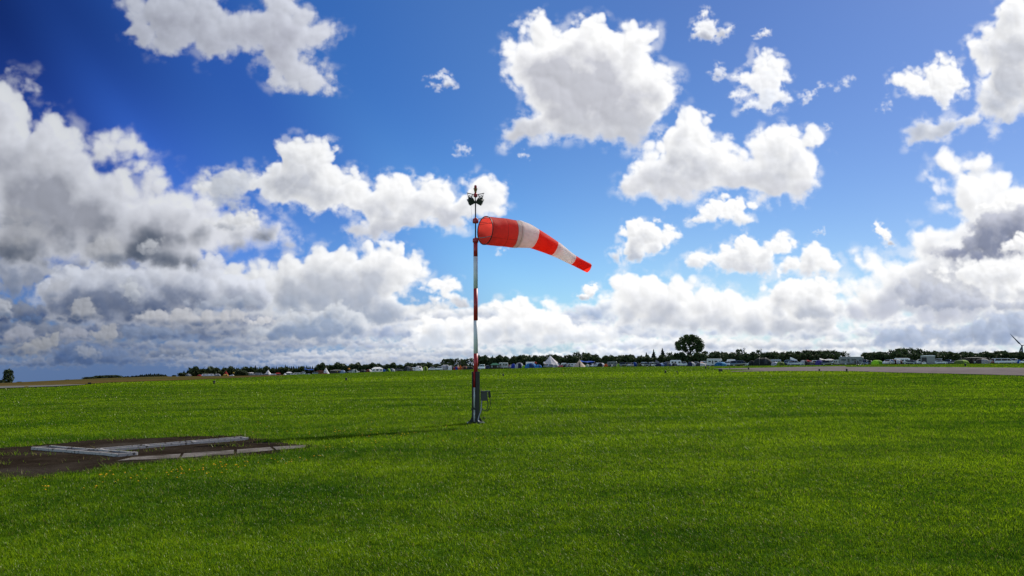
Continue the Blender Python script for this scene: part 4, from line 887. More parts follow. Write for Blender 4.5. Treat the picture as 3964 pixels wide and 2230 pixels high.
# ------------------------------------------------------------------ camp: prototypes (unit objects, viewer on -y side)
M_paint = mat('vehicle_paint', rough=.25, obj_color=True, coat=.8, var=.06, scale=3)
M_gel = mat('trailer_skin', rough=.45, obj_color=True, coat=.2, var=.08, scale=2)
M_cloth = mat('tent_cloth', rough=.8, obj_color=True, var=.10, scale=2.5, translucent=.42, bump=.3, bscale=6)
M_glass = mat('dark_window_glass', (.008, .010, .012), .12, spec=.25)
M_tyre = mat('tyre_rubber', (.012, .012, .013), .8); M_rim = mat('wheel_rim', (.35, .35, .36), .35, metal=.7)
M_polem = mat('tent_pole', (.22, .22, .22), .5, metal=.4); M_trim = mat('dark_trim', (.02, .02, .022), .6); M_lampg = mat('headlight_glass', (.6, .6, .58), .1, spec=.9); M_lampr = mat('tail_light', (.25, .01, .01), .2)
PARTS = {}
def vehicle(kind, prof, belt, roof, w, wins, screens, wheels, wr, skin, lamps=True, tumble=.20):
    def yy(z): return w * (1 - tumble * min(max((z - belt) / max(roof - belt, .01), 0), 1) - .10 * min(max((.45 - z) / .4, 0), 1))
    b = MB(); n = len(prof); L0 = [b.vert((x, -yy(z), z)) for x, z in prof]; L1 = [b.vert((x, -yy(z) * .90, z)) for x, z in prof]
    R1 = [b.vert((x, yy(z) * .90, z)) for x, z in prof]; R0 = [b.vert((x, yy(z), z)) for x, z in prof]
    cx_ = sum(p[0] for p in prof) / n; cz_ = sum(p[1] for p in prof) / n
    for q in (L1, R1):
        for i, k in enumerate(q):
            x, y, z = b.v[k]; b.v[k] = (cx_ + (x - cx_) * 1.012, y, cz_ + (z - cz_) * 1.03 if z > cz_ else z)
    b.face(L0[::-1]); b.face(R0)
    for q0, q1 in ((L0, L1), (L1, R1), (R1, R0)):
        for i in range(n): b.face((q0[i], q0[(i + 1) % n], q1[(i + 1) % n], q1[i]), False)
    parts = [('body', b.mesh(kind + '_body', skin), 1)]
    for pts in wins:
        for s in (-1, 1):
            b = MB(); ids = [[b.vert((x, s * (yy(z) + o), z)) for x, z in pts] for o in (-.01, .012)]
            b.face(ids[0]); b.face(ids[1][::-1])
            for i in range(len(pts)): b.face((ids[0][i], ids[0][(i + 1) % len(pts)], ids[1][(i + 1) % len(pts)], ids[1][i]))
            parts.append(('window', b.mesh(kind + '_window', M_glass), 0))
    for (xa, za), (xb, zb) in screens:
        d = Vector((xb - xa, 0, zb - za)).normalized(); nrm = Vector((-d.z, 0, d.x)); nrm = nrm if (nrm.x * ((xa + xb) / 2 - cx_) > 0 or nrm.z > .6) else -nrm
        b = MB(); P = [[(x + nrm.x * o, s * yy(z) * .86, z + nrm.z * o + .02) for s in (-1, 1)] for o in (.04,) for x, z in ((xa, za), (xb, zb))]
        b.grid(P, False); b.grid([[(p[0] - nrm.x * .05, p[1], p[2] - nrm.z * .05) for p in row] for row in P], False)
        parts.append(('windscreen', b.mesh(kind + '_windscreen', M_glass), 0))
    for x in wheels:
        for s in (-1, 1):
            b = MB(); b.tube([(x, s * (w * .72), wr), (x, s * (w * .98), wr)], wr, 14); b.m = 1; b.tube([(x, s * (w * .97), wr), (x, s * (w * 1.0), wr)], wr * .6, 10)
            parts.append(('wheel', b.mesh(kind + '_wheel', M_tyre, M_rim), 0))
    b = MB(); b.box(((min(wheels) + max(wheels)) / 2, 0, wr * .95), (max(p[0] for p in prof) - min(p[0] for p in prof) - .5, w * 1.92, wr * .9)); parts.append(('underbody', b.mesh(kind + '_underbody', M_trim), 0))
    if lamps:
        x0 = min(p[0] for p in prof); x1 = max(p[0] for p in prof)
        for s in (-1, 1):
            b = MB(); b.box((x0 + .06, s * w * .70, belt * .74), (.16, .32, .14)); parts.append(('headlight', b.mesh(kind + '_headlight', M_lampg), 0))
            b = MB(); b.box((x1 - .06, s * w * .76, belt * .84), (.14, .20, .22)); parts.append(('tail_light', b.mesh(kind + '_tail_light', M_lampr), 0))
    PARTS[kind] = (parts, max(p[0] for p in prof) - min(p[0] for p in prof), roof, 2 * w)
vehicle('hatchback', [(-2.02, .30), (-2.05, .62), (-1.85, .80), (-1.05, .98), (-.30, 1.44), (.10, 1.50), (1.10, 1.47), (1.70, 1.30), (2.0, .92), (2.05, .45), (1.95, .28)], .95, 1.5, .87,
        [[(-.92, .98), (-.25, 1.40), (.20, 1.43), (.20, .98)], [(.26, .98), (.26, 1.43), (1.05, 1.40), (1.60, 1.20), (1.62, 1.02)]], [((-1.05, .98), (-.30, 1.44)), ((2.0, .95), (1.70, 1.30))], (-1.28, 1.28), .32, M_paint)
vehicle('estate_car', [(-2.3, .30), (-2.33, .62), (-2.1, .80), (-1.15, .95), (-.40, 1.42), (.10, 1.48), (1.6, 1.46), (2.15, 1.25), (2.3, .92), (2.33, .45), (2.2, .28)], .93, 1.48, .89,
        [[(-1.0, .96), (-.35, 1.38), (.10, 1.41), (.10, .96)], [(.16, .96), (.16, 1.41), (.95, 1.40), (.95, .96)], [(1.01, .96), (1.01, 1.40), (1.62, 1.38), (2.05, 1.16), (2.0, .98)]], [((-1.15, .95), (-.40, 1.42)), ((2.3, .95), (2.15, 1.25))], (-1.42, 1.42), .32, M_paint)
vehicle('saloon_car', [(-2.25, .30), (-2.28, .60), (-2.05, .78), (-1.05, .92), (-.30, 1.38), (.20, 1.44), (.95, 1.40), (1.55, 1.02), (2.2, .98), (2.3, .60), (2.2, .28)], .92, 1.44, .88,
        [[(-.92, .94), (-.25, 1.34), (.25, 1.37), (.25, .94)], [(.31, .94), (.31, 1.37), (.88, 1.33), (1.36, 1.03), (1.3, .96)]], [((-1.05, .92), (-.30, 1.38)), ((1.55, 1.02), (.95, 1.40))], (-1.4, 1.35), .32, M_paint)
vehicle('minibus', [(-2.45, .32), (-2.5, .75), (-2.35, 1.0), (-1.75, 1.12), (-1.10, 1.85), (-.8, 1.95), (2.2, 1.97), (2.42, 1.80), (2.5, 1.0), (2.48, .45), (2.4, .30)], 1.10, 1.97, .95,
        [[(-1.55, 1.14), (-1.02, 1.76), (-.55, 1.80), (-.55, 1.14)], [(-.47, 1.14), (-.47, 1.80), (.75, 1.80), (.75, 1.14)], [(.83, 1.14), (.83, 1.80), (2.2, 1.78), (2.3, 1.14)]], [((-1.75, 1.12), (-1.10, 1.85)), ((2.48, 1.15), (2.42, 1.78))], (-1.55, 1.5), .34, M_paint, tumble=.12)
vehicle('panel_van', [(-2.7, .35), (-2.75, .85), (-2.6, 1.1), (-2.0, 1.28), (-1.45, 2.0), (-1.1, 2.25), (2.6, 2.3), (2.75, 2.1), (2.8, 1.0), (2.78, .45), (2.7, .32)], 1.25, 2.3, 1.0,
        [[(-1.85, 1.32), (-1.38, 1.92), (-.95, 1.95), (-.95, 1.32)]], [((-2.0, 1.28), (-1.45, 2.0))], (-1.8, 1.7), .36, M_paint, tumble=.08)
vehicle('motorhome', [(-3.2, .40), (-3.25, .9), (-3.1, 1.15), (-2.55, 1.30), (-2.15, 1.95), (-2.75, 2.1), (-2.7, 2.6), (-2.3, 2.85), (3.0, 2.9), (3.2, 2.7), (3.2, .6), (3.1, .42)], 1.3, 2.9, 1.12,
        [[(-2.4, 1.34), (-2.05, 1.86), (-1.6, 1.9), (-1.6, 1.34)], [(-.9, 1.5), (-.9, 2.1), (.2, 2.1), (.2, 1.5)], [(1.6, 1.5), (1.6, 2.1), (2.7, 2.1), (2.7, 1.5)], [(.7, .9), (.7, 2.2), (1.2, 2.2), (1.2, .9)]], [((-2.55, 1.30), (-2.15, 1.95))], (-2.2, 1.7), .37, M_gel, tumble=.04)
vehicle('caravan', [(-2.5, .45), (-2.75, .8), (-2.78, 1.2), (-2.55, 2.2), (-2.2, 2.48), (2.2, 2.5), (2.6, 2.25), (2.78, 1.2), (2.72, .8), (2.5, .45)], 1.3, 2.5, 1.08,
        [[(-2.1, 1.25), (-2.0, 1.95), (-1.0, 1.95), (-1.0, 1.25)], [(-.6, 1.3), (-.6, 1.95), (.3, 1.95), (.3, 1.3)], [(1.3, 1.25), (1.3, 1.95), (2.15, 1.95), (2.25, 1.25)]], [((-2.77, 1.25), (-2.58, 2.1))], (.1,), .33, M_gel, lamps=False, tumble=.04)
def shell(fn, kind, name, nu=16, nv=9, u0=0, u1=1, m=None):
    b = MB(); b.grid([[fn(u0 + (u1 - u0) * i / nu, j / nv) for j in range(nv + 1)] for i in range(nu + 1)]); return b.mesh(kind + '_' + name, m or M_cloth)
# dome tent
def _dome(u, v, k=1.0):
    a = u * 6.28319; e = v * 1.5708; r = max(math.cos(e), 0) ** .75 * (1 + .05 * math.cos(4 * a)); return (1.0 * r * math.cos(a) * k, .85 * r * math.sin(a) * k, math.sin(e) ** .85 * k)
_p = [('canopy', shell(_dome, 'dome', 'canopy', 24), 1), ('door', shell(lambda u, v: _dome(u, v * .72, 1.03), 'dome', 'door', 6, 6, .70, .84), 2)]
b = MB()
for q in (.125, .375): b.tube([_dome(q, 0, 1.02)] + [_dome(q, j / 8, 1.02) for j in range(1, 8)] + [(0, 0, 1.02)] + [_dome(q + .5, j / 8, 1.02) for j in range(7, -1, -1)], .018, 5)
_p.append(('tent_pole', b.mesh('dome_pole', M_polem), 0)); PARTS['dome_tent'] = (_p, 2.0, 1.0, 1.7)
# tunnel tent: arched hoops with sagging cloth between, sloped ends
def _tun(u, v, k=1.0):
    x = -1 + 2 * u; hgt = min(1, (1 - abs(x) ** 3.2) ** .55 if abs(x) < 1 else 0) * (1 - .05 * abs(math.sin(u * 9.42))) ; a = v * math.pi
    return (x * 1.0 * k, -math.cos(a) * .62 * (.55 + .45 * hgt) * k, max(math.sin(a), 0) ** .8 * max(hgt, .02) * k)
_p = [('canopy', shell(_tun, 'tunnel', 'canopy', 22, 12), 1), ('door', shell(lambda u, v: _tun(u, .04 + v * .34, 1.025), 'tunnel', 'door', 5, 6, .56, .78), 2)]
for q in (1 / 3, 2 / 3):
    b = MB(); b.tube([_tun(q, j / 12, 1.015) for j in range(13)], .016, 5); _p.append(('tent_pole', b.mesh('tunnel_pole', M_polem), 0))
PARTS['tunnel_tent'] = (_p, 2.0, 1.0, 1.3)
# half and half tent: a dome whose end panel is another colour
_p = [('canopy', shell(_dome, 'two_tone', 'canopy', 24), 1), ('end_panel', shell(lambda u, v: _dome(u, v * .96, 1.02), 'two_tone', 'end_panel', 8, 8, .80, 1.08), 2)]
PARTS['two_tone_tent'] = (_p, 2.0, 1.0, 1.7)
# tipi with sagging sides
def _tip(u, v):
    a = u * 6.28319; r = max(1 - v, 0) ** 1.45 * .94 + .06 * (1 - v); r *= 1 + .06 * math.cos(8 * a) * (1 - v); return (r * math.cos(a), r * math.sin(a) * .9, v)
_p = [('canvas', shell(_tip, 'tipi', 'canvas', 24, 10), 1)]
b = MB(); b.tube([(0, 0, .6), (0, 0, 1.05)], .02, 6); _p.append(('tent_pole', b.mesh('tipi_pole', M_polem), 0))
b = MB(); b.grid([[(x, _tip(.75, v)[1] * 1.02 - .012, v) for x in (-.10 * (1 - v) - .005, .10 * (1 - v) + .005)] for v in (0, .15, .3, .45, .6)]); _p.append(('door', b.mesh('tipi_door', M_cloth), 2))
PARTS['tipi'] = (_p, 2.0, 1.0, 1.8)
_p = [('canvas', shell(lambda u, v: (lambda a, r: (r * math.cos(a), r * math.sin(a) * .9, v))(u * 6.28319, max(1 - v, 0) ** 1.05 * (1 + .05 * math.cos(8 * u * 6.28319))), 'cone', 'canvas', 24, 10), 1), _p[1]]
PARTS['cone_tent'] = (_p, 2.0, 1.0, 1.8)
# big ridge tarp pitched on one tall pole, one edge raised
pk = (-.36, 0, 1.0); e1 = (-1.0, -.35, .36); e2 = (-.92, .6, .3); e3 = (.55, -.55, .08); e4 = (1.0, .5, .04); e5 = (-.2, -.8, .16)
b = MB()
def _sheet(A, B, C, n=7, sag=.05):
    P = []
    for i in range(n + 1):
        row = []
        for j in range(n + 1):
            s = i / n; t = j / n; p = Vector(A).lerp(Vector(B).lerp(Vector(C), t), s); p.z -= sag * math.sin(math.pi * s) * (1 + .5 * math.sin(math.pi * t)); row.append(p)
        P.append(row)
    b.grid(P)
for A, B in ((e1, e5), (e5, e3), (e3, e4), (e4, e2), (e2, e1)): _sheet(pk, A, B)
_p = [('canvas', b.mesh('ridge_canvas', M_cloth), 1)]
b = MB(); b.tube([(pk[0], 0, 0), (pk[0], 0, 1.02)], .012, 6); _p.append(('tent_pole', b.mesh('ridge_pole', M_polem), 0))
for e in (e1, e2):
    b = MB(); b.tube([(e[0], e[1], 0), e], .008, 5); _p.append(('tent_pole', b.mesh('ridge_side_pole', M_polem), 0))
PARTS['marquee_tarp'] = (_p, 2.0, 1.0, 1.4)
# flat tarp on poles, open below
def _tarp(u, v): x = -1 + 2 * u; y = -.6 + 1.2 * v; return (x, y, .80 + .16 * math.cos(y * 2.2) - .07 * math.sin(math.pi * u) + .05 * math.sin(5 * x + 3 * y) - .10 * u)
_p = [('canvas', shell(_tarp, 'tarp', 'canvas', 14, 8), 1)]
for x, y in ((-.97, -.58), (.97, -.58), (-.97, .58), (.97, .58), (0, -.58)):
    b = MB(); b.tube([(x, y, 0), (x, y, .80)], .014, 5); _p.append(('tent_pole', b.mesh('tarp_pole', M_polem), 0))
PARTS['tarp_canopy'] = (_p, 2.0, 1.0, 1.2)
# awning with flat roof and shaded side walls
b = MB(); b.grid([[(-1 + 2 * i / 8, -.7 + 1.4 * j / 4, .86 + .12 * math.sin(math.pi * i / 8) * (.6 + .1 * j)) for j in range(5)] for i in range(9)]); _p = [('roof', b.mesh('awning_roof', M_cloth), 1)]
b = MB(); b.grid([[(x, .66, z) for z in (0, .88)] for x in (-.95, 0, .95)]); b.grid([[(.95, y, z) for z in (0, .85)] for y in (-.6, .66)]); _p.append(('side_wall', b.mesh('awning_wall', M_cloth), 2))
for x in (-.95, -.1, .95):
    b = MB(); b.tube([(x, -.65, 0), (x, -.65, .9)], .014, 5); _p.append(('tent_pole', b.mesh('awning_pole', M_polem), 0))
PARTS['awning'] = (_p, 2.0, 1.0, 1.4)
# pavilion: hipped roof, walls with windows
b = MB(); b.grid([[(-1.04, -.8, .66), (1.04, -.8, .66)], [(-.45, 0, 1.0), (.45, 0, 1.0)], [(-1.04, .8, .66), (1.04, .8, .66)]], False)
b.face([b.vert(p) for p in ((-1.04, -.8, .66), (-.45, 0, 1.0), (-1.04, .8, .66))]); b.face([b.vert(p) for p in ((1.04, -.8, .66), (.45, 0, 1.0), (1.04, .8, .66))]); _p = [('roof', b.mesh('pavilion_roof', M_cloth), 1)]
b = MB(); c4 = [(-.97, -.74), (.97, -.74), (.97, .74), (-.97, .74), (-.97, -.74)]
b.grid([[(x, y, z) for z in (0, .67)] for x, y in c4], False); _p.append(('side_wall', b.mesh('pavilion_wall', M_cloth), 2))
for x in (-.62, 0, .62):
    b = MB(); b.box((x, -.75, .40), (.36, .012, .30)); _p.append(('window', b.mesh('pavilion_window', M_trim if x == 0 else mat('clear_film', (.25, .27, .30), .3)), 0))
PARTS['pavilion'] = (_p, 2.08, 1.0, 1.6)
# pop-up roof camper: minibus with a hinged lifted roof
pp, l_, hh_, w_ = PARTS['minibus']; b = MB(); b.prism([(-.2, 1.98), (2.3, 1.98), (2.3, 2.06), (-.1, 3.0), (-.35, 2.95)], -.8, .8); q = [('lifting_roof', b.mesh('lifting_roof', M_gel), 2)]
PARTS['popup_camper'] = (pp + q, l_, 3.0, w_)
# hatchback with roof box
pp, l_, hh_, w_ = PARTS['hatchback']; b = MB(); b.tube([(-.9, 0, 1.68), (-.6, 0, 1.68), (.6, 0, 1.70), (1.0, 0, 1.68)], [.05, .17, .18, .08], 10); PARTS['roofbox_car'] = (pp + [('roof_box', b.mesh('roof_box', M_gel), 2)], l_, 1.9, w_)
# shed-like container
b = MB(); b.box((.0, 0, .45), (2.0, 1.2, .90)); _p = [('wall', b.mesh('shed_wall', M_gel), 1)]
b = MB(); b.prism([(-1.06, .905), (1.06, .905), (1.06, .95), (.75, 1.0), (-.3, 1.0), (-1.06, .94)], -.66, .66); _p.append(('roof', b.mesh('shed_roof', M_gel), 2))
b = MB(); b.box((-.52, -.605, .40), (.70, .014, .72)); _p.append(('door', b.mesh('shed_door', M_trim), 0)); PARTS['shed'] = (_p, 2.1, 1.0, 1.3)
# parasol
b = MB(); b.lathe([(1.0, .72), (.7, .86), (.3, .96), (.03, 1.0)], n=10, smooth=False); _p = [('canopy', b.mesh('parasol_canopy', M_cloth), 1)]; b = MB(); b.tube([(0, 0, 0), (0, 0, .96)], .04, 6); _p.append(('pole', b.mesh('parasol_pole', M_polem), 0)); PARTS['parasol'] = (_p, 2.0, 1.0, 2.0)
# person: one skinned body; clothing colour by height
def person_mesh(name, pts, shirt, trousers):
    me = bpy.data.meshes.new(name + '_bones'); V = [p[0] for p in pts]; E = [(i, p[1]) for i, p in enumerate(pts) if p[1] is not None]
    me.from_pydata(V, E, []); o = bpy.data.objects.new(name + '_bones', me); col.objects.link(o)
    md = o.modifiers.new('skin', 'SKIN'); sv = me.skin_vertices[0].data if me.skin_vertices else None
    if sv is None: bpy.context.view_layer.objects.active = o; bpy.ops.mesh.customdata_skin_add(); sv = me.skin_vertices[0].data
    for i, p in enumerate(pts): sv[i].radius = (p[2], p[2]); sv[i].use_root = (i == 0)
    ss = o.modifiers.new('sub', 'SUBSURF'); ss.levels = 1; ss.render_levels = 1
    dg = bpy.context.evaluated_depsgraph_get(); out = bpy.data.meshes.new_from_object(o.evaluated_get(dg)); out.name = name
    bpy.data.objects.remove(o)
    out.materials.clear()
    for m in (mat(name + '_skin', (.42, .24, .17), .6), mat(name + '_shirt', shirt, .8), mat(name + '_trousers', trousers, .8), mat(name + '_hair', (.04, .025, .015), .7)): out.materials.append(m)
    for p in out.polygons:
        c = p.center; p.use_smooth = True
        p.material_index = 3 if (c.z > 1.66 or (c.z > 1.56 and c.y > .03)) else 0 if c.z > 1.44 or (abs(c.x) > .22 and c.z < .92 and c.z > .6) else 1 if c.z > .92 else 2
    return out
def skeleton(sp=.11, arm=.06):
    return [((0, 0, .95), None, .135), ((0, 0, 1.15), 0, .12), ((0, 0, 1.36), 1, .145), ((0, 0, 1.47), 2, .055), ((0, -.01, 1.55), 3, .075), ((0, -.015, 1.63), 4, .098), ((0, -.01, 1.71), 5, .07),
            ((-.19, 0, 1.38), 2, .062), ((-.25, 0, 1.12), 7, .048), ((-.26, -arm, .88), 8, .036), ((-.26, -arm - .02, .80), 9, .030), ((.19, 0, 1.38), 2, .062), ((.25, 0, 1.12), 11, .048), ((.26, -arm * 2, .88), 12, .036), ((.26, -arm * 2 - .02, .80), 13, .030),
            ((-.09, 0, .86), 0, .088), ((-sp, -.02, .48), 15, .062), ((-sp - .01, .02, .09), 16, .042), ((-sp - .02, -.11, .04), 17, .035), ((.09, 0, .86), 0, .088), ((sp, -.03, .48), 19, .062), ((sp + .01, .03, .09), 20, .042), ((sp + .02, -.10, .04), 21, .035)]
CAMP = []
def place(kind, x0, x1, ytop, label, c1=(.5, .5, .5), c2=(.03, .03, .035), row=0, cat=None, group=None, turn=0.0, depth=1.0, flip=False):
    """stand one prototype on the terrain so that it spans these pixels of the photograph"""
    parts, L_, Hh, Wd = PARTS[kind]
    xm = (x0 + x1) / 2; az = ray(xm, 1415)[0]; rc, sl = camp_edge(az); R = float(rc) * (1.004 + .022 * row)
    x, y = R * math.sin(az), R * math.cos(az); z = h(x, y)
    width = (x1 - x0) / FPX * R * math.cos(az) / math.cos(az) * math.cos(az); hgt = max(EYE + ray(xm, ytop)[1] * R - z, .3)
    span = L_ * abs(math.cos(turn)) + Wd * abs(math.sin(turn)); k = width / span
    o = empty(kind, (x, y, z - .03), -az + turn + (math.pi if flip else 0))
    tag(o, label, cat or kind.replace('_', ' '), group)
    o.scale = (k, k * depth, (hgt + .03) / Hh)
    for nm, me, slot in parts:
        q = put(nm, me, o, c1 if slot == 1 else c2 if slot == 2 else None)
    CAMP.append((xm, label)); return o
Wh = (.90, .90, .91); Si = (.34, .36, .39); Gr = (.16, .17, .18); Dk = (.022, .026, .03); Bl = (.02, .09, .42); Sky_ = (.02, .24, .60); Rd = (.42, .02, .02); Og = (.60, .16, .02); Yl = (.55, .42, .06); Lm = (.30, .60, .02); Be = (.80, .66, .52); Br = (.10, .055, .04); Gn = (.05, .12, .06); DG = (.025, .035, .032); Pu = (.09, .07, .30); Na = (.02, .03, .10); Pg = (.45, .50, .55); Ol = (.12, .15, .04)
gC, gV, gT = 'cars parked along the camp', 'vans and caravans in the camp', 'tents pitched along the airfield edge'
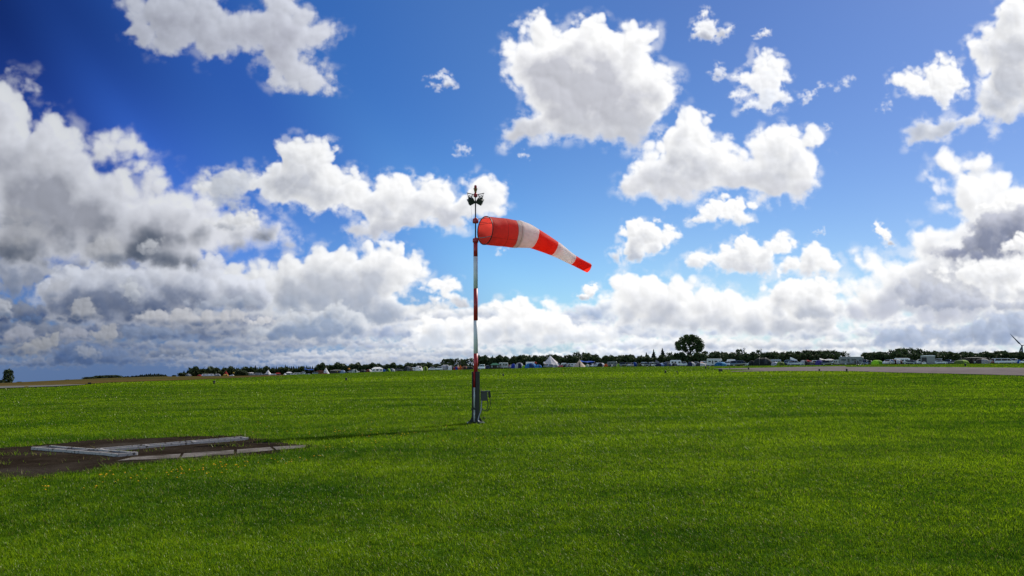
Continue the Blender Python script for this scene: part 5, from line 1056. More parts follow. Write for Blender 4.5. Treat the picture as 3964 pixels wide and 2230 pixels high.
ITEMS = [
 # far left end
 ('dome_tent', 719, 741, 1447, 'small grey dome tent at the far left end of camp', Gr, Si, 1), ('dome_tent', 766, 781, 1450, 'small red dome tent next to white caravan', Rd, Rd, 0), ('caravan', 783, 827, 1448, 'long low white caravan near the pine wood', Wh, Dk, 1), ('tunnel_tent', 829, 855, 1446.5, 'grey tunnel tent right of the long low caravan', Si, Gr, 0),
 ('cone_tent', 864, 887, 1435, 'red pointed tent standing behind a yellow tent', Rd, Dk, 2), ('tunnel_tent', 864, 885, 1448, 'low yellow tent under the red pointed tent', Yl, Ol, 0), ('hatchback', 888, 907, 1450, 'little white car beside the yellow tent', Wh, Dk, 1), ('parasol', 900, 913, 1440.5, 'pale yellow parasol by the round bush', Yl, Dk, 2),
 ('tarp_canopy', 955, 983, 1440, 'white canopy right of the round bush', Wh, Dk, 2), ('hatchback', 962, 987, 1446, 'grey hatchback under the white canopy', Gr, Dk, 0), ('caravan', 986, 1015, 1444, 'silver caravan left of the white peaked tent', Si, Dk, 1), ('tipi', 1021, 1056, 1430, 'white peaked tent with swept sides and red tip', Wh, Dk, 2), ('estate_car', 1013, 1042, 1447, 'dark estate car before the white peaked tent', Dk, Dk, 0), ('hatchback', 1044, 1069, 1446, 'white hatchback left of red pavilion', Wh, Dk, 0), ('pavilion', 1066, 1088, 1443, 'small red roofed pavilion among parked cars', Rd, Gr, 1), ('cone_tent', 1097, 1110, 1444, 'narrow white pointed tent by dark gap', Wh, Dk, 1),
 ('pavilion', 1108, 1132, 1439.5, 'white roofed pavilion behind a silver car', Wh, Si, 2), ('estate_car', 1122, 1151, 1446.5, 'silver estate car before the white roofed pavilion', Si, Dk, 0), ('caravan', 1136, 1173, 1442.5, 'cream caravan left of the blue tarp', (.6, .58, .5), Dk, 1), ('estate_car', 1174, 1203, 1446.5, 'pale estate car under the blue tarp edge', Pg, Dk, 0),
 ('tarp_canopy', 1179, 1215, 1425, 'bright blue tarp canopy in front of tall conifers', Bl, Dk, 2), ('minibus', 1209, 1232, 1440.5, 'pale green minibus beside blue tarp canopy', (.4, .48, .45), Dk, 0), ('awning', 1224, 1254, 1434.5, 'brown red awning next to the white cone tent', (.20, .03, .025), Br, 1), ('cone_tent', 1248, 1276, 1423, 'tall white cone tent behind a red car', Wh, Si, 2), ('hatchback', 1249, 1266, 1443.5, 'red hatchback before the tall white cone tent', Rd, Dk, 0),
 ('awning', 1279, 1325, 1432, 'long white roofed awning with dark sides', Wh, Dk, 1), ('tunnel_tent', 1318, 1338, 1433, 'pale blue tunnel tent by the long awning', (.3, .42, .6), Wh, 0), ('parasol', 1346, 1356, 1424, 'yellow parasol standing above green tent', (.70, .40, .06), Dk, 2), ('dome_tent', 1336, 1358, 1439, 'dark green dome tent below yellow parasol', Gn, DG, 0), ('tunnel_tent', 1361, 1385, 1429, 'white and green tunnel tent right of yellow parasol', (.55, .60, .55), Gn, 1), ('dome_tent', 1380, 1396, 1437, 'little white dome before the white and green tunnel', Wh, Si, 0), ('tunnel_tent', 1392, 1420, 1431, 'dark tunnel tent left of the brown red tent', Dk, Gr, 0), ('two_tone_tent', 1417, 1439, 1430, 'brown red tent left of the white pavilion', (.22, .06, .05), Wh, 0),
 ('pavilion', 1438, 1484, 1421, 'large white pavilion with clear window walls', Wh, Wh, 0), ('dome_tent', 1482, 1493, 1429, 'small blue tent leaning beside the large white pavilion', Bl, Sky_, 0), ('two_tone_tent', 1493, 1511, 1427, 'green dome with yellow green door flap', Gn, Lm, 0), ('two_tone_tent', 1509, 1532, 1428, 'slate dome tent with white end panel', Gr, Wh, 0), ('estate_car', 1530, 1564, 1425, 'dark estate car left of the big black tent', Dk, Dk, 1), ('dome_tent', 1563, 1597, 1418, 'big black dome tent left of the striped tents', Dk, Gr, 0), ('caravan', 1594, 1610, 1422, 'small white caravan end peeping behind black dome', Wh, Dk, 1),
 ('tunnel_tent', 1605, 1637, 1416, 'white striped tunnel tent behind small white dome', Wh, Gr, 1), ('dome_tent', 1615, 1635, 1425, 'small bright white dome in front of striped tunnel', Wh, Wh, 0), ('dome_tent', 1637, 1656, 1418, 'yellow green dome tent near the striped tunnel', (.42, .52, .10), Ol, 0), ('hatchback', 1657, 1684, 1421, 'white hatchback right of yellow green dome', Wh, Dk, 0), ('estate_car', 1682, 1712, 1419, 'white estate car left of the large grey tent', Wh, Dk, 0), ('tunnel_tent', 1702, 1745, 1411.5, 'large grey white family tent left of mast', (.5, .51, .55), Si, 1), ('two_tone_tent', 1735, 1757, 1415, 'white tent with dark open end near the mast', Wh, Dk, 0),
 ('tipi', 1764, 1783, 1408, 'beige pointed tent above red and orange tents', Be, Br, 2), ('dome_tent', 1755, 1777, 1419, 'bright red dome tent left of the orange tent', Rd, Bl, 0), ('cone_tent', 1772, 1792, 1413, 'orange pointed tent close left of the mast', Og, Og, 1), ('dome_tent', 1785, 1810, 1417, 'brownish orange dome tent right of orange point', (.36, .15, .07), Br, 0), ('tunnel_tent', 1806, 1834, 1417, 'dark green tunnel tent just left of the mast', DG, Dk, 0),
 # right of the mast
 ('minibus', 1850, 1878, 1411, 'white minibus just right of the windsock mast', Wh, Dk, 0), ('estate_car', 1872, 1896, 1416, 'dark blue estate car right of white minibus', Na, Dk, 1), ('pavilion', 1897, 1934, 1405.5, 'brown walled pavilion with green peaked roof', (.03, .20, .12), (.07, .035, .03), 0), ('caravan', 1930, 1968, 1403.5, 'pale grey caravan right of green roofed pavilion', (.5, .5, .48), Dk, 1),
 ('two_tone_tent', 1979, 1996, 1408, 'royal blue upright tent beside flag coloured figures', (.03, .06, .48), Bl, 0), ('dome_tent', 1994, 2026, 1404, 'white dome tent with dark door between blue tents', (.55, .57, .62), Na, 0), ('dome_tent', 2021, 2035, 1415, 'small lime tent left of the blue dome', Lm, Lm, 0), ('dome_tent', 2033, 2076, 1405.5, 'large sky blue dome tent with darker door', Sky_, (.01, .07, .22), 0), ('tunnel_tent', 2070, 2098, 1411.5, 'bright blue porch tent right of sky blue dome', Sky_, Bl, 0), ('motorhome', 2036, 2076, 1401, 'long white motorhome behind the sky blue dome', Wh, Dk, 2), ('parasol', 2067, 2079, 1400, 'red parasol beside the white motorhome roof', Rd, Rd, 2),
 ('marquee_tarp', 2104, 2184, 1376.5, 'huge white tarp tent pitched on one tall pole', (.86, .83, .86), Wh, 2), ('parasol', 2102, 2111, 1400, 'small round white parasol at big tarp edge', Wh, Wh, 1), ('hatchback', 2117, 2143, 1410, 'silver hatchback under the huge white tarp', Si, Dk, 0), ('dome_tent', 2141, 2161, 1411, 'low white dome right of the silver hatchback', (.55, .55, .58), Si, 0), ('hatchback', 2159, 2180, 1412.5, 'dark red hatchback at right end of white tarp', (.34, .015, .03), Dk, 0), ('caravan', 2172, 2194, 1405.5, 'white caravan front behind dark red hatchback', Wh, Dk, 2), ('dome_tent', 2180, 2206, 1411, 'dark dome tent right of dark red hatchback', Dk, Si, 0), ('caravan', 2195, 2236, 1407, 'white caravan left of the beige tipi', (.6, .62, .64), Dk, 1),
 ('tipi', 2218, 2270, 1389.5, 'large beige tipi with swept canvas and dark opening', Be, Dk, 1), ('tarp_canopy', 2244, 2302, 1394.5, 'wide royal blue tarp right of the beige tipi', (.02, .11, .60), Dk, 2), ('two_tone_tent', 2266, 2280, 1410, 'small pale green tent under the blue tarp', (.42, .52, .42), Wh, 0), ('hatchback', 2280, 2303, 1409, 'white hatchback under right end of blue tarp', Wh, Dk, 1), ('panel_van', 2300, 2325, 1404.5, 'white panel van right of the blue tarp', Wh, Dk, 2), ('two_tone_tent', 2313, 2341, 1405, 'black dome tent with white end near orange tent', Dk, Wh, 0), ('tunnel_tent', 2338, 2353, 1408.5, 'small orange tent leaning on the black dome', Og, Og, 0), ('caravan', 2350, 2390, 1399.5, 'dark grey caravan right of the small orange tent', (.13, .14, .15), Dk, 1), ('dome_tent', 2359, 2377, 1411, 'black dome tent in front of dark grey caravan', Dk, Wh, 0), ('dome_tent', 2385, 2402, 1408, 'pale lime dome at dark grey caravan end', (.45, .52, .2), Lm, 0),
 ('estate_car', 2398, 2432, 1403, 'black estate car right of pale lime dome', Dk, Dk, 0), ('hatchback', 2429, 2454, 1405, 'silver hatchback left of the round blue tent', Si, Dk, 0), ('dome_tent', 2446, 2468, 1402, 'round mid blue tent behind the olive tent', (.03, .10, .30), Bl, 1), ('tunnel_tent', 2466, 2486, 1406, 'olive tunnel tent right of round blue tent', Ol, Dk, 0), ('hatchback', 2482, 2496, 1404, 'white car tail right of the olive tunnel', Wh, Dk, 1), ('estate_car', 2494, 2520, 1403, 'black car left of the raised roof camper', Dk, Dk, 0), ('minibus', 2514, 2533, 1402, 'white minibus nose before raised roof camper', Wh, Dk, 1),
 ('popup_camper', 2527, 2553, 1393, 'camper van with its hinged roof raised', Gr, (.12, .11, .2), 2), ('two_tone_tent', 2538, 2571, 1406, 'dark blue tent with pale blue end panel', Na, (.25, .4, .75), 0), ('minibus', 2565, 2599, 1400.5, 'white roofed minibus behind a slate blue tent', (.4, .42, .45), Dk, 2), ('dome_tent', 2571, 2598, 1404, 'slate blue dome tent left of arched black tent', (.05, .09, .22), Gr, 0), ('caravan', 2594, 2638, 1394, 'white caravan left of the big round tree', Wh, Dk, 2), ('two_tone_tent', 2597, 2626, 1406, 'black arched tent before the white caravan', Dk, Gr, 0), ('hatchback', 2630, 2660, 1400.5, 'white hatchback below the big round tree', (.6, .62, .64), Dk, 0), ('two_tone_tent', 2661, 2690, 1401, 'navy tent with white end below the big tree', Na, Wh, 0), ('two_tone_tent', 2687, 2738, 1404, 'long charcoal tent with white right end', (.05, .055, .06), Wh, 0), ('parasol', 2709, 2724, 1400, 'orange parasol behind the long charcoal tent', Og, Og, 1), ('hatchback', 2724, 2748, 1397.5, 'white hatchback left of the white motorhome', Wh, Dk, 1),
 ('motorhome', 2738, 2799, 1388.5, 'white motorhome behind the bright blue tent', (.62, .63, .62), Dk, 1), ('two_tone_tent', 2767, 2811, 1401.5, 'bright turquoise blue tent in front of motorhome', (.01, .16, .38), (.10, .42, .72), 0), ('hatchback', 2789, 2814, 1402, 'white hatchback right of the turquoise tent', Wh, Dk, 1), ('caravan', 2814, 2848, 1391.5, 'white caravan peeping above the long black minibus', Wh, Dk, 2), ('minibus', 2828, 2899, 1396.5, 'long black minibus with white roof rail', Dk, Wh, 0), ('dome_tent', 2899, 2922, 1396, 'little black tent left of big green tent', Dk, Dk, 1), ('tunnel_tent', 2917, 2989, 1384, 'big dark green army tent with window', (.02, .028, .026), (.05, .06, .06), 0), ('motorhome', 2977, 3023, 1391.5, 'pale motorhome right of the army tent', Pg, Dk, 2),
 ('two_tone_tent', 2986, 3013, 1401.5, 'small lavender white tent next to lime tent', (.45, .46, .56), Wh, 0), ('dome_tent', 3007, 3038, 1401, 'lime and olive tent left of silver hatchback', (.24, .36, .03), Ol, 0), ('dome_tent', 3033, 3049, 1398.5, 'white end of a dome behind lime olive tent', (.5, .52, .55), Gr, 1), ('popup_camper', 3040, 3086, 1382.5, 'white camper with roof lid propped open', Wh, Wh, 2), ('hatchback', 3050, 3110, 1397, 'pale silver hatchback seen fully from the side', (.42, .45, .50), Dk, 0), ('two_tone_tent', 3096, 3127, 1394.5, 'white striped dome right of the pale hatchback', (.5, .52, .54), Dk, 1), ('tarp_canopy', 3125, 3163, 1393, 'crimson tarp sagging over a black tent', (.45, .015, .04), Dk, 2), ('dome_tent', 3123, 3158, 1401, 'black dome tent under the crimson tarp', Dk, Gr, 0), ('two_tone_tent', 3157, 3186, 1394, 'deep purple upright tent beside the crimson tarp', Pu, (.16, .13, .42), 0),
 ('tarp_canopy', 3176, 3226, 1386.5, 'white wing shaped awning above black car', Wh, Dk, 2), ('estate_car', 3182, 3228, 1397.5, 'black estate car under white wing awning', Dk, Dk, 0), ('caravan', 3226, 3254, 1393, 'cream roofed caravan left of the grey motorhome', (.5, .5, .45), Dk, 1), ('motorhome', 3254, 3348, 1381, 'big grey motorhome with people in front', (.17, .18, .19), Dk, 0), ('hatchback', 3330, 3361, 1397, 'slate blue car right of the grey motorhome', (.06, .08, .15), Dk, 0), ('hatchback', 3354, 3379, 1396.5, 'dark grey car left of the lime dome', Gr, Dk, 1), ('two_tone_tent', 3375, 3416, 1394, 'vivid lime dome tent with dark doorway', (.40, .75, .03), (.20, .42, .02), 0),
 ('estate_car', 3419, 3462, 1392.5, 'white estate car facing the field by lime dome', (.6, .61, .62), Dk, 0), ('tunnel_tent', 3436, 3496, 1390.5, 'dark maroon tunnel tent behind white estate car', (.06, .015, .018), Wh, 1), ('caravan', 3465, 3522, 1386.5, 'white caravan roof behind the maroon tent', Wh, Dk, 2), ('hatchback', 3496, 3545, 1394, 'grey hatchback right of the maroon tent', (.13, .14, .16), Dk, 0), ('saloon_car', 3530, 3564, 1397, 'silver saloon left of the grey shed', Si, Dk, 1), ('hatchback', 3569, 3585, 1400, 'small white car nose at the shed corner', Wh, Dk, 0), ('shed', 3568, 3619, 1375.5, 'grey shed with dark doorway and white roof', (.20, .22, .22), Wh, 1), ('minibus', 3616, 3648, 1388.5, 'pale minibus right behind the grey shed', Pg, Dk, 2), ('hatchback', 3622, 3667, 1394.5, 'light silver hatchback right of the grey shed', (.5, .53, .58), Dk, 0),
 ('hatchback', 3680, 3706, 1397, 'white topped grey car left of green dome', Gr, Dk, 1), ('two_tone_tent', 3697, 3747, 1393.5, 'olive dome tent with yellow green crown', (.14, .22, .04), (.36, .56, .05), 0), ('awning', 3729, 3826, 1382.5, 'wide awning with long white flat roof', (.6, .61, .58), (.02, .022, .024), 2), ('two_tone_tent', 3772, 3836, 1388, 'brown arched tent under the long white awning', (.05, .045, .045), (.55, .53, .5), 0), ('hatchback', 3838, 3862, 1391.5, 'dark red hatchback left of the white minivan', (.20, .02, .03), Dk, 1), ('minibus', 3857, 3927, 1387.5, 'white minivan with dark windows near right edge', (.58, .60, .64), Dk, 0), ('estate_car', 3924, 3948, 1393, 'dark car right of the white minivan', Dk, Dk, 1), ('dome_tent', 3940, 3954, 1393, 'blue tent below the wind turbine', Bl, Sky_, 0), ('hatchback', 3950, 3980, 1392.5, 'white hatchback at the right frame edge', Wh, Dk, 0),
]
CATS = {'hatchback': 'car', 'estate_car': 'car', 'saloon_car': 'car', 'roofbox_car': 'car', 'minibus': 'van', 'panel_van': 'van', 'popup_camper': 'camper van', 'motorhome': 'motorhome', 'caravan': 'caravan', 'dome_tent': 'tent', 'tunnel_tent': 'tent', 'two_tone_tent': 'tent', 'tipi': 'tent', 'cone_tent': 'tent', 'marquee_tarp': 'tent', 'tarp_canopy': 'canopy', 'awning': 'awning', 'pavilion': 'pavilion', 'shed': 'shed', 'parasol': 'parasol'}
for k, it in enumerate(ITEMS):
    kind, x0, x1, yt, lab, c1, c2, row = it
    cat = CATS[kind]; grp = gC if cat == 'car' else gV if cat in ('van', 'camper van', 'motorhome', 'caravan') else gT if cat == 'tent' else 'canopies and awnings in the camp' if cat in ('canopy', 'awning', 'pavilion') else 'parasols in the camp' if cat == 'parasol' else None
    tn = 0.0
    if kind in ('hatchback', 'estate_car') and x1 - x0 < 30: tn = (.5, -.4, 1.1, .2, -.9)[k % 5]
    if kind == 'estate_car' and x0 == 3419: tn = 1.2
    if kind in ('minibus', 'panel_van') and x1 - x0 < 36: tn = (.35, -.3, .6)[k % 3]
    if kind == 'two_tone_tent' and k % 3 == 0: tn = -.5
    place(kind, x0, x1, yt, lab, c1, c2, row, cat, grp, tn, 1.0, flip=(k % 2 == 1 and tn == 0 and cat not in ('tent', 'awning', 'pavilion', 'canopy', 'shed')))
# cars whose roofs show in the gaps of the second line
_r2 = random.Random(21); _named = sorted(CAMP)
for _k, _x in enumerate(range(1185, 3940, 62)):
    _x += _r2.uniform(-20, 20)
    if abs(_x - 1842) < 30: continue
    _w = float(np.interp(_x, (1185, 2000, 3000, 3900), (20, 27, 40, 42))) * _r2.uniform(.85, 1.1); _b = float(np.interp(_x, [q[0] for q in _edge], [q[1] for q in _edge]))
    _nb = min(_named, key=lambda q: abs(q[0] - _x))
    _cn, _cc = _r2.choice((('white', Wh), ('silver', Si), ('white', Wh), ('pale grey', Pg), ('dark blue', Na), ('white', Wh)))
    _kd = _r2.choice(('hatchback', 'estate_car', 'estate_car', 'minibus'))
    place(_kd, _x - _w / 2, _x + _w / 2, _b - _w * (.42 if _kd == 'minibus' else .36) - 3.5, _cn + (' van' if _kd == 'minibus' else ' car') + ' partly hidden behind the ' + ' '.join(_nb[1].split()[:9]), _cc, Dk, 1 + _k % 2, CATS[_kd], gV if _kd == 'minibus' else gC, _r2.choice((0, .3, -.3, 0)))
    _named.remove(_nb)
# people in the camp
for nm, px, yt, sh, tr, lab in (('yellow', 1306, 1436, (.55, .42, .04), (.03, .03, .05), 'person in yellow top standing by the long awning'), ('red', 1970, 1410, (.40, .03, .03), (.03, .05, .22), 'person in red top left of royal blue tent'), ('white', 1976, 1411.5, (.6, .6, .6), (.05, .06, .25), 'person in white top beside royal blue tent'), ('black', 3311, 1393, (.02, .02, .022), (.02, .02, .025), 'person in black standing before the grey motorhome'), ('navy', 3321, 1394, (.03, .03, .05), (.025, .025, .03), 'person in navy clothes leaning towards person in black')):
    az = ray(px, 1415)[0]; R = float(camp_edge(az)[0]) * .992; x, y = R * math.sin(az), R * math.cos(az); z = h(x, y)
    o = put('person', person_mesh('person_' + nm, skeleton(.09 + .03 * random.random(), .05 + .05 * random.random()), sh, tr)); o.location = (x, y, z); o.rotation_euler = (0, 0, -az + random.uniform(-.8, .8))
    s = (EYE + ray(px, yt)[1] * R - z) / 1.77; o.scale = (s, s, s); tag(o, lab, 'person')
# ------------------------------------------------------------------ trees
M_leaf = mat('dark_foliage', (.040, .062, .022), .7, var=.45, scale=5, translucent=.18, spec=.2)
M_leaf2 = mat('green_foliage', (.060, .092, .030), .7, var=.4, scale=5, translucent=.18, spec=.2)
M_need = mat('conifer_needles', (.022, .038, .020), .75, var=.35, scale=6, translucent=.08, spec=.2)
M_bark = mat('grey_bark', (.045, .036, .028), .9, var=.3, scale=9)
def leafcloud(name, pts, sizes, m, rng, floor=True):
    n = len(pts); pts = np.asarray(pts); sizes = np.asarray(sizes)
    a = rng.normal(size=(n, 3)); a /= np.linalg.norm(a, axis=1, keepdims=True); b_ = np.cross(a, rng.normal(size=(n, 3))); b_ /= np.linalg.norm(b_, axis=1, keepdims=True)
    s = sizes[:, None]
    V = np.stack((pts - a * s, pts + b_ * s * .55, pts + a * s, pts - b_ * s * .55), 1).reshape(-1, 3)
    if floor: V[:, 2] = np.maximum(V[:, 2], 0)
    me = bpy.data.meshes.new(name); me.from_pydata(V.tolist(), [], [tuple(range(4 * i, 4 * i + 4)) for i in range(n)]); me.materials.append(m); return me
TREE = {}
def broad(key, seed, n=1000, lobes=16, size=.050, low=.0, m=M_leaf, sprigs=6, fill=.6, wide=.62):
    rng = np.random.default_rng(seed); P = []; S = []
    def env(z): return .5 * np.sqrt(np.clip(1 - np.abs((z - wide * .55) / (1.0 - wide * .55)) ** 2.6, 0, 1)) * np.where(z < .3, .82 + .6 * z, 1)
    nf = int(n * fill); z = rng.uniform(low, .90, nf); a = rng.uniform(0, 6.28, nf); r = env(z) * np.sqrt(rng.random(nf)) * (.86 + .10 * np.sin(a * 3 + seed) + .08 * np.sin(z * 9 + a * 2))
    P.append(np.stack((r * np.cos(a), r * np.sin(a), z), 1)); S.append(rng.uniform(.8, 1.5, nf) * size * 1.5)
    per = (n - nf) // (lobes + sprigs)
    for k in range(lobes + sprigs):
        if k < lobes: zc = rng.uniform(.25, .86); rr = env(np.array(zc)) * .80; ca = rng.uniform(0, 6.28); q0 = rng.uniform(.10, .19); sp = 1.0
        else: zc = rng.uniform(.84, .96); rr = rng.uniform(.0, .30); ca = rng.uniform(0, 6.28); q0 = rng.uniform(.04, .075); sp = .6
        q = rng.normal(size=(per, 3)); q /= np.linalg.norm(q, axis=1, keepdims=True); q *= q0 * rng.uniform(.4, 1.05, (per, 1))
        P.append(q + (rr * math.cos(ca), rr * math.sin(ca), zc)); S.append(rng.uniform(.6, 1.3, per) * size * sp)
    P = np.concatenate(P); S = np.concatenate(S); P[:, 2] = np.clip(P[:, 2], low, 1.0)
    crown = leafcloud(key + '_crown', P, S, m, rng)
    b = MB(); b.tube([(0, 0, -.02), (.01, 0, .25), (0, .01, .55)], [.035, .028, .012], 7)
    for k in range(5):
        a = k * 1.3; b.tube([(0, 0, .2 + .06 * k), (.18 * math.cos(a), .18 * math.sin(a), .5 + .07 * k)], [.014, .005], 5)
    TREE[key] = (crown, b.mesh(key + '_trunk', M_bark))
for i in range(6): broad('leafy%d' % i, 40 + i, m=(M_leaf, M_leaf2)[i % 3 == 2])
for i in range(3): broad('dome%d' % i, 60 + i, sprigs=2, fill=.7, lobes=20)
for i in range(2): broad('sparse%d' % i, 70 + i, n=640, lobes=14, low=.0, sprigs=14, fill=.42, size=.045)
def conifer(key, seed, n=900, wind=0.0, base=.5):
    rng = np.random.default_rng(seed); z = 1 - rng.random(n) ** .72 * .985; tier = (z * 9) % 1.0; r = (1 - z) * base * (.55 + .6 * (1 - tier)) * rng.uniform(.5, 1.1, n); a = rng.uniform(0, 6.28, n)
    P = np.stack((r * np.cos(a) + wind * z * z, r * np.sin(a), z), 1); crown = leafcloud(key + '_crown', P, rng.uniform(.6, 1.3, n) * (.035 + .06 * (1 - z)), M_need, rng)
    b = MB(); b.tube([(0, 0, -.02), (wind * .2, 0, .5), (wind * .9, 0, .99)], [.05, .035, .012], 6); TREE[key] = (crown, b.mesh(key + '_trunk', M_bark))
for i in range(4): conifer('conifer%d' % i, 80 + i, wind=(0, .03, -.03, .06)[i], base=(.5, .44, .55, .5)[i])
used = set()
def landmark(x):
    for d, lab in sorted((abs(c[0] - x), c[1]) for c in CAMP):
        if lab not in used and 'partly hidden' not in lab: used.add(lab); return lab
def tree(key, x0, x1, ytop, label=None, k=1.13, cat='tree', group='trees behind the camp', name=None, R=None, spread=1.28):
    xm = (x0 + x1) / 2; az = ray(xm, 1415)[0]; rc = float(camp_edge(az)[0]); R = R or rc * k
    x, y = R * math.sin(az), R * math.cos(az); z = h(x, y)
    wd = (x1 - x0) / FPX * R * math.cos(az) * spread; hg = EYE + ray(xm, ytop)[1] * R - z
    o = empty(name or ('conifer_tree' if 'conifer' in key else 'leafy_tree'), (x, y, z - .05), random.uniform(0, 6.28) if 'conifer' not in key else -az)
    o.scale = (wd, wd * .9, hg)
    put('crown', TREE[key][0], o); put('trunk', TREE[key][1], o)
    if label is None:
        L0 = landmark(xm); desc = 'dark spiky conifer' if 'conifer' in key else 'low rounded dark tree' if 'dome' in key else 'thin open crowned tree' if 'sparse' in key else 'bushy dark green tree'
        w_ = L0.split(); label = desc + ' rising behind the ' + ' '.join(w_[:10])
    tag(o, label, cat, group); return o
L6 = lambda i: 'leafy%d' % (i % 6)
BROAD = [(1240, 1276, 1412, 'd'), (1294, 1342, 1406, 'd'), (1340, 1362, 1418, 'l'), (1360, 1404, 1418, 'l'), (1400, 1437, 1410, 'd'), (1433, 1464, 1414, 'l'), (1474, 1522, 1413.5, 'd'), (1518, 1545, 1419, 'l'), (1539, 1560, 1412.5, 'l'), (1556, 1574, 1420, 'l'), (1569, 1604, 1404.5, 'l'), (1600, 1612, 1416, 'l'), (1606, 1652, 1403.5, 'd'), (1650, 1678, 1404.5, 'l'), (1676, 1704, 1408, 'l'), (1710, 1760, 1387.5, 'd'), (1756, 1782, 1386, 's'), (1778, 1806, 1389, 'l'), (1802, 1842, 1386, 's'),
 (1856, 1899, 1379, 'l'), (1895, 1919, 1377, 'c'), (1916, 1952, 1381.5, 'l'), (1955, 1980, 1386, 'l'), (1976, 1994, 1395, 'l'), (1988, 2020, 1379, 's'), (2011, 2056, 1372.5, 'l'), (2052, 2078, 1382, 'l'), (2080, 2115, 1375.5, 'l'), (2110, 2154, 1371.5, 's'), (2150, 2178, 1376, 'l'), (2177, 2215, 1373, 's'), (2210, 2230, 1380, 'l'), (2216, 2253, 1362, 's'), (2248, 2290, 1363.5, 'l'), (2286, 2323, 1371, 'l'), (2326, 2352, 1380, 'c'), (2360, 2394, 1378, 'l'), (2388, 2432, 1373.5, 'l'), (2424, 2464, 1372, 'l'), (2464, 2490, 1376.5, 'd'), (2488, 2518, 1365, 'c'), (2513, 2548, 1353.5, 'c'), (2549, 2584, 1347.5, 'c'), (2578, 2608, 1362.5, 's'), (2604, 2634, 1376, 'l'),
 (2630, 2680, 1384, 'l'), (2674, 2718, 1380, 'l'), (2711, 2748, 1356.5, 's'), (2744, 2794, 1360, 'l'), (2788, 2822, 1361, 'l'), (2818, 2848, 1366, 'd'), (2844, 2888, 1348.5, 's'), (2884, 2930, 1367.5, 'l'), (2926, 2952, 1351.5, 's'), (2948, 2984, 1364, 'l'), (2978, 3020, 1359.5, 'l'), (3016, 3050, 1361.5, 'l'), (3046, 3080, 1358.5, 'l'), (3076, 3106, 1357.5, 'd'), (3100, 3134, 1354, 'l'), (3128, 3164, 1355, 'l'), (3158, 3190, 1354.5, 'l'), (3186, 3218, 1354, 'l'), (3212, 3248, 1355, 'l'), (3242, 3290, 1360, 's'), (3280, 3312, 1384, 'd'),
 (3342, 3396, 1362, 'd'), (3384, 3440, 1360.5, 'd'), (3436, 3470, 1353, 's'), (3464, 3516, 1345.5, 'l'), (3508, 3546, 1346, 's'), (3540, 3578, 1348.5, 'l'), (3572, 3612, 1357.5, 'l'), (3606, 3658, 1357, 'l'), (3652, 3688, 1359.5, 'd'), (3682, 3716, 1364, 'l'), (3710, 3752, 1360, 'l'), (3746, 3788, 1365, 'd'), (3784, 3844, 1362.5, 'd'), (3838, 3866, 1370, 'l'), (3846, 3908, 1355.5, 'd'), (3902, 3948, 1361.5, 'd'), (3942, 4000, 1362, 'd')]
for i, (x0, x1, yt, k) in enumerate(BROAD):
    key = 'dome%d' % (i % 3) if k == 'd' else 'conifer%d' % (i % 4) if k == 'c' else 'sparse%d' % (i % 2) if k == 's' else L6(i * 5 + i // 4)
    tree(key, x0, x1, yt - 1.5, k=1.10 + .02 * (i % 3), spread=1.35 if k != 'c' else 1.25)
# low hedge filling the gaps under the trees
def hedge(x0, x1, ytop, label, k=1.085):
    rng = np.random.default_rng(int(x0)); P = []; S = []
    n = int((x1 - x0) * 34)
    for i in range(n):
        px = rng.uniform(x0, x1); az = ray(px, 1415)[0]; R = float(camp_edge(az)[0]) * (k + rng.uniform(-.02, .02)); x, y = R * math.sin(az), R * math.cos(az); z = h(x, y)
        hg = (EYE + ray(px, ytop + 5 * math.sin(px * .09) + 4 * math.sin(px * .23))[1] * R - z) * math.sqrt(rng.random()); P.append((x, y, z + hg)); S.append(.62 * R / 230 * rng.uniform(.6, 1.2))
    o = put('hedge', leafcloud('hedge', P, S, M_leaf, rng, False)); return tag(o, label, 'hedge')
hedge(1230, 1850, 1416, 'dark hedge behind the tents left of the mast'); hedge(1840, 2640, 1386, 'dark hedge behind the tents between mast and big tree'); hedge(2600, 3250, 1374, 'dark hedge behind motorhomes right of the big tree'); hedge(3340, 4010, 1374, 'dark hedge behind the shed and white minivan')
# the one big round tree, with sky showing through its lower crown
rng = np.random.default_rng(3); P = []; S = []
lob = [(-.30, .55, .20), (-.18, .72, .20), (.0, .82, .18), (.18, .80, .17), (.30, .64, .19), (.36, .46, .16), (.22, .42, .17), (-.36, .42, .15), (-.22, .44, .14), (.02, .58, .20), (.08, .34, .12), (.30, .30, .13), (-.12, .30, .09), (-.40, .60, .10), (.10, .92, .08), (-.10, .90, .09)]
for cx_, cz_, r in lob:
    m_ = int(620 * r / .17); q = rng.normal(size=(m_, 3)); q /= np.linalg.norm(q, axis=1, keepdims=True); q *= r * rng.uniform(.2, 1.04, (m_, 1)); cl = rng.normal(size=(m_, 1)); P.append(q + (cx_, rng.uniform(-.15, .15), cz_)); S.append(rng.uniform(.5, 1.3, m_) * .032)
P = np.concatenate(P); S = np.concatenate(S)
hole = (np.hypot(P[:, 0] + .27, (P[:, 2] - .50)) < .035) | (np.hypot(P[:, 0] - .04, (P[:, 2] - .50)) < .04) | (np.hypot(P[:, 0] + .12, (P[:, 2] - .60)) < .025) | (np.hypot(P[:, 0] - .16, (P[:, 2] - .29)) < .05)
P, S = P[~hole], S[~hole]
b = MB(); b.tube([(0, 0, -.25), (.0, 0, .0), (.02, 0, .25), (.0, .02, .55)], [.05, .042, .03, .012], 9)
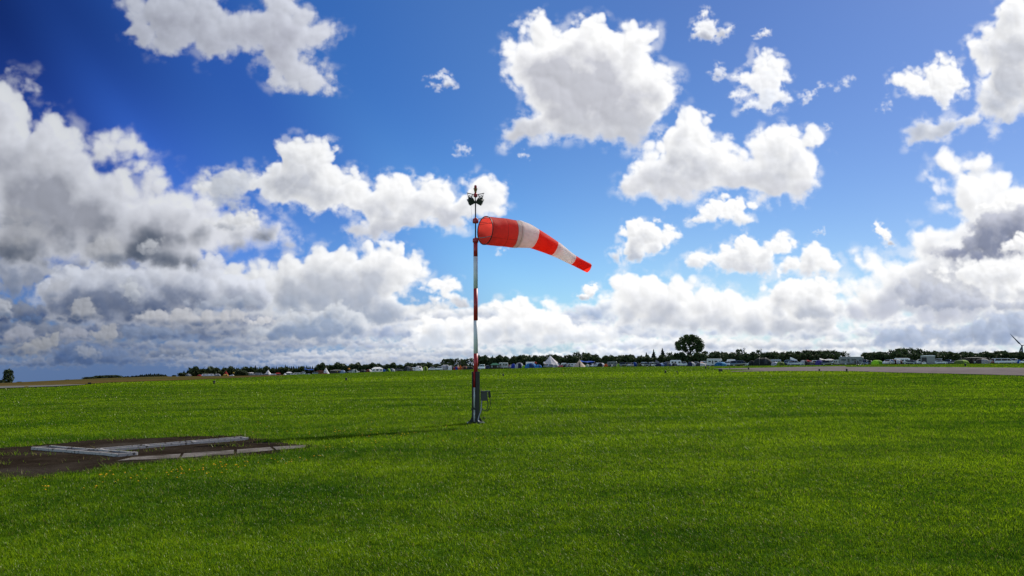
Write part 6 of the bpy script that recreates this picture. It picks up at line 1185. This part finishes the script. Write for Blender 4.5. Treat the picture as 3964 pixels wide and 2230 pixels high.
for x, z, y in ((-.34, .5, .05), (-.2, .68, -.06), (.05, .8, .04), (.22, .7, -.05), (.36, .45, .06), (.3, .3, -.04), (-.12, .36, .08), (-.4, .38, -.05)): b.tube([(.01, 0, .05), (x * .4, y * .5, z * .55), (x, y, z)], [.022, .014, .004], 6)
TREE['big'] = (leafcloud('big_crown', P, S, M_leaf2, rng), b.mesh('big_trunk', M_bark))
az = ray(2671, 1400)[0]; R = float(camp_edge(az)[0]) * 1.10; x, y = R * math.sin(az), R * math.cos(az); zg = h(x, y)
zt_ = EYE + ray(2671, 1294)[1] * R; zb_ = EYE + ray(2671, 1382)[1] * R
o = empty('leafy_tree', (x, y, zb_), -az); sc_ = (2722 - 2620) / FPX * R * math.cos(az) / .92; o.scale = (sc_, sc_ * .9, (zt_ - zb_) / 1.0)
put('crown', TREE['big'][0], o); put('trunk', TREE['big'][1], o); tag(o, 'tallest tree, big round crown with gaps standing above the treeline', 'tree')
# pine wood at the left end
rnd = random.Random(4)
def wood_top(x): return float(np.interp(x, (700, 745, 800, 870, 920, 1000, 1060, 1140, 1180, 1210, 1245), (1442, 1438, 1431, 1426, 1422, 1421, 1419, 1417, 1416, 1414, 1422)))
x = 712
while x < 1246:
    w_ = rnd.uniform(13, 19); sp_ = rnd.random() < .16
    tree('conifer%d' % rnd.randrange(4), x - w_ / 2, x + w_ / 2, wood_top(x) - (rnd.uniform(5, 10) if sp_ else rnd.uniform(-2, 2)), 'dark pointed conifer in the dense pine wood behind left end of camp', 1.12 + rnd.uniform(0, .05), 'tree', 'conifers of the pine wood', spread=1.5)
    x += rnd.uniform(7, 9.5)
hedge(735, 1250, 1431, 'dark undergrowth along the foot of the pine wood', 1.1)
tree('dome1', 690, 724, 1441, 'small dark tree at the left tip of the pine wood', 1.06); tree('dome2', 909, 957, 1431, 'round dark bush among vehicles before the pine wood', 1.03, name='bush', cat='bush'); tree('dome0', 668, 684, 1451, 'tiny dark bush on the skyline left of the pine wood', 1.05, name='bush', cat='bush')
for x0, x1, yt, key, lab in ((326, 372, 1458, 'dome0', 'lowest left clump of the distant grove on the skyline'), (362, 412, 1453, 'leafy1', 'broad distant tree left of the grove top'), (400, 466, 1451, 'leafy3', 'broadest distant tree of the skyline grove'), (466, 500, 1457, 'dome1', 'low dark tree between skyline grove and conifers')):
    tree(key, x0, x1, yt, lab, 2.2, group='distant trees on the skyline')
for i, x in enumerate(range(488, 650, 8)): tree('conifer%d' % (i % 4), x - 8, x + 8, float(np.interp(x, (488, 560, 610, 640, 650), (1457, 1449, 1444, 1448, 1456))) + rnd.uniform(-2, 2), 'small distant conifer in the second grove on the left skyline', 2.1, 'tree', 'distant conifers on the skyline', spread=1.4)
for xx, yt, lab in ((78, 1476.5, 'tiny dark bush on brown skyline near left tree'), (264, 1468.5, 'low dark bush on the brown skyline left of the groves'), (301, 1468, 'tiny dark bush just left of the distant grove')): tree('dome2', xx - 9, xx + 9, yt, lab, 1.4, cat='bush', group='bushes on the brown skyline', name='bush')
tree('leafy0', 12, 56, 1426, 'tall dark tree at the far left edge', 1.0, group=None, spread=.92); tree('dome0', -14, 20, 1469, 'low bush at the foot of the far left tree', .99, cat='bush', group=None, name='bush')

# ------------------------------------------------------------------ wind turbines
M_turb = mat('turbine_grey', (.10, .12, .16), .5, var=.05)
def turbine(px, py, R, rpx, angles, label, tower=True):
    p = at_range(px, py, R); az = math.atan2(p.x, p.y); k = rpx / FPX * R * math.cos(az)
    o = tag(empty('wind_turbine', (p.x, p.y, h(p.x, p.y)), -az), label, 'wind turbine', 'wind turbines'); zh = p.z - o.location.z
    if tower:
        b = MB(); b.tube([(0, .04 * k, -2), (0, .04 * k, zh - .02 * k)], [.075 * k, .042 * k], 14); put('tower', b.mesh('tower', M_turb), o)
    b = MB(); b.box((0, .06 * k, zh), (.10 * k, .26 * k, .10 * k)); put('nacelle', b.mesh('nacelle', M_turb), o)
    b = MB(); b.tube([(0, -.06 * k, zh), (0, -.10 * k, zh), (0, -.14 * k, zh)], [.06 * k, .05 * k, .02 * k], 10); put('hub', b.mesh('hub', M_turb), o)
    for a in angles:
        a = math.radians(a); b = MB(); P = []
        for t, w_, th in ((.03, .035, .03), (.10, .045, .028), (.22, .10, .022), (.45, .078, .014), (.75, .05, .008), (1.0, .012, .003)):
            P.append([(t * k * math.cos(a) - dx * w_ * k * math.sin(a), -.09 * k + dy * th * k, zh + t * k * math.sin(a) + dx * w_ * k * math.cos(a)) for dx, dy in ((-.35, 0), (0, -.5), (.65, 0), (0, .5))])
        b.grid(P, True, True); put('blade', b.mesh('blade', M_turb), o)
turbine(3956, 1338, 1500, 59, (127.5, 247.5, 7.5), 'wind turbine with raised blade above the trees at right')
turbine(776, 1441, 2600, 29, (53, 165, 285), 'distant wind turbine showing two blade tips over pine wood')
turbine(1475, 1430, 2600, 31, (105, 225, 345), 'distant turbine with one blade above the large white pavilion')
o = empty('antenna_mast', (0, 0, 0)); p = at_range(1315, 1400, 520); o.location = (p.x, p.y, h(p.x, p.y)); b = MB(); b.tube([(0, 0, 0), (0, 0, p.z - o.location.z)], [.16, .09], 6); put('pole', b.mesh('antenna_pole', M_black), o); b = MB(); b.box((0, 0, (p.z - o.location.z) * .9), (.7, .08, .08)); put('crossbar', b.mesh('antenna_bar', M_black), o); tag(o, 'thin antenna mast above the round tree left of centre', 'antenna')

# ------------------------------------------------------------------ edge lights and markers on the grass
M_lcap = mat('edge_light_cap', (.02, .02, .022), .6, spec=.3); M_lbody = mat('edge_light_body', (.02, .018, .018), .6); M_lor = mat('orange_marker', (.45, .12, .03), .6); M_ly = mat('yellow_marker', (.75, .45, .15), .6)
b = MB(); b.tube([(0, 0, 0), (0, 0, .5)], [.30, .28], 10); b.box((0, 0, .03), (.5, .5, .05)); lb = b.mesh('light_body', M_lbody); b = MB(); b.lathe([(.29, .5), (.36, .56), (.33, .74), (.20, .86), (.02, .9)], n=12); lc = b.mesh('light_lens', M_lcap)
for px, py, hp, lab in ((829, 1486, 11, 'dark edge light on the grass furthest left'), (1340, 1474, 11, 'dark edge light left of the mast'), (1948, 1457, 9, 'dark edge light right of the mast base'), (2576, 1444.5, 9, 'dark edge light, left one of the close pair'), (2621, 1444.5, 7, 'dark edge light, right one of the close pair'), (2413, 1447.5, 4, 'tiny edge light left of the close pair'), (2732, 1427.5, 8, 'dark edge light beyond the taxiway tip'), (2743, 1428, 4, 'tiny light next to the taxiway tip light'), (2825, 1428, 5, 'small edge light at taxiway far edge start'), (2898, 1431, 8, 'dark edge light standing on the taxiway wedge'), (3172, 1437, 8, 'dark edge light on near taxiway edge, left of two'), (3278, 1438, 9, 'dark edge light on near taxiway edge, right of two'), (3319, 1416.5, 5, 'small edge light in front of the grey motorhome'), (3737, 1418.5, 9, 'dark edge light below the olive dome tent')):
    p = G(px, py); o = empty('edge_light', p); s = (hp + 1.2) / FPX * math.hypot(p.x, p.y) / .9; o.scale = (s * .85, s * .85, s); put('light_body', lb, o); put('lens', lc, o); tag(o, lab, 'runway light', 'lights along the airfield edges')
def sign(px, py, wp, hp, label, m):
    p = G(px, py); s = math.hypot(p.x, p.y) / FPX; o = tag(empty('marker_board', p, -math.atan2(p.x, p.y)), label, 'airfield marker'); w_, h_ = wp * s, hp * s
    b = MB(); b.prism([(-w_ / 2, h_ * .25), (w_ / 2, h_ * .25), (w_ * .42, h_), (-w_ * .42, h_)], -.12 * w_, .12 * w_); put('panel', b.mesh('marker_panel', m), o)
    for sx in (-.35, .35): b = MB(); b.tube([(sx * w_, 0, 0), (sx * w_, 0, h_ * .3)], .05 * w_, 6); put('leg', b.mesh('marker_leg', M_lbody), o)
sign(2789, 1440, 15, 11, 'low dark marker board on grass before the taxiway tip', M_lbody); sign(102, 1502, 12, 7, 'pale orange marker board beside the left runway strip', M_ly); sign(346, 1490, 11, 8, 'dark marker board at the right end of runway strip', M_lbody)
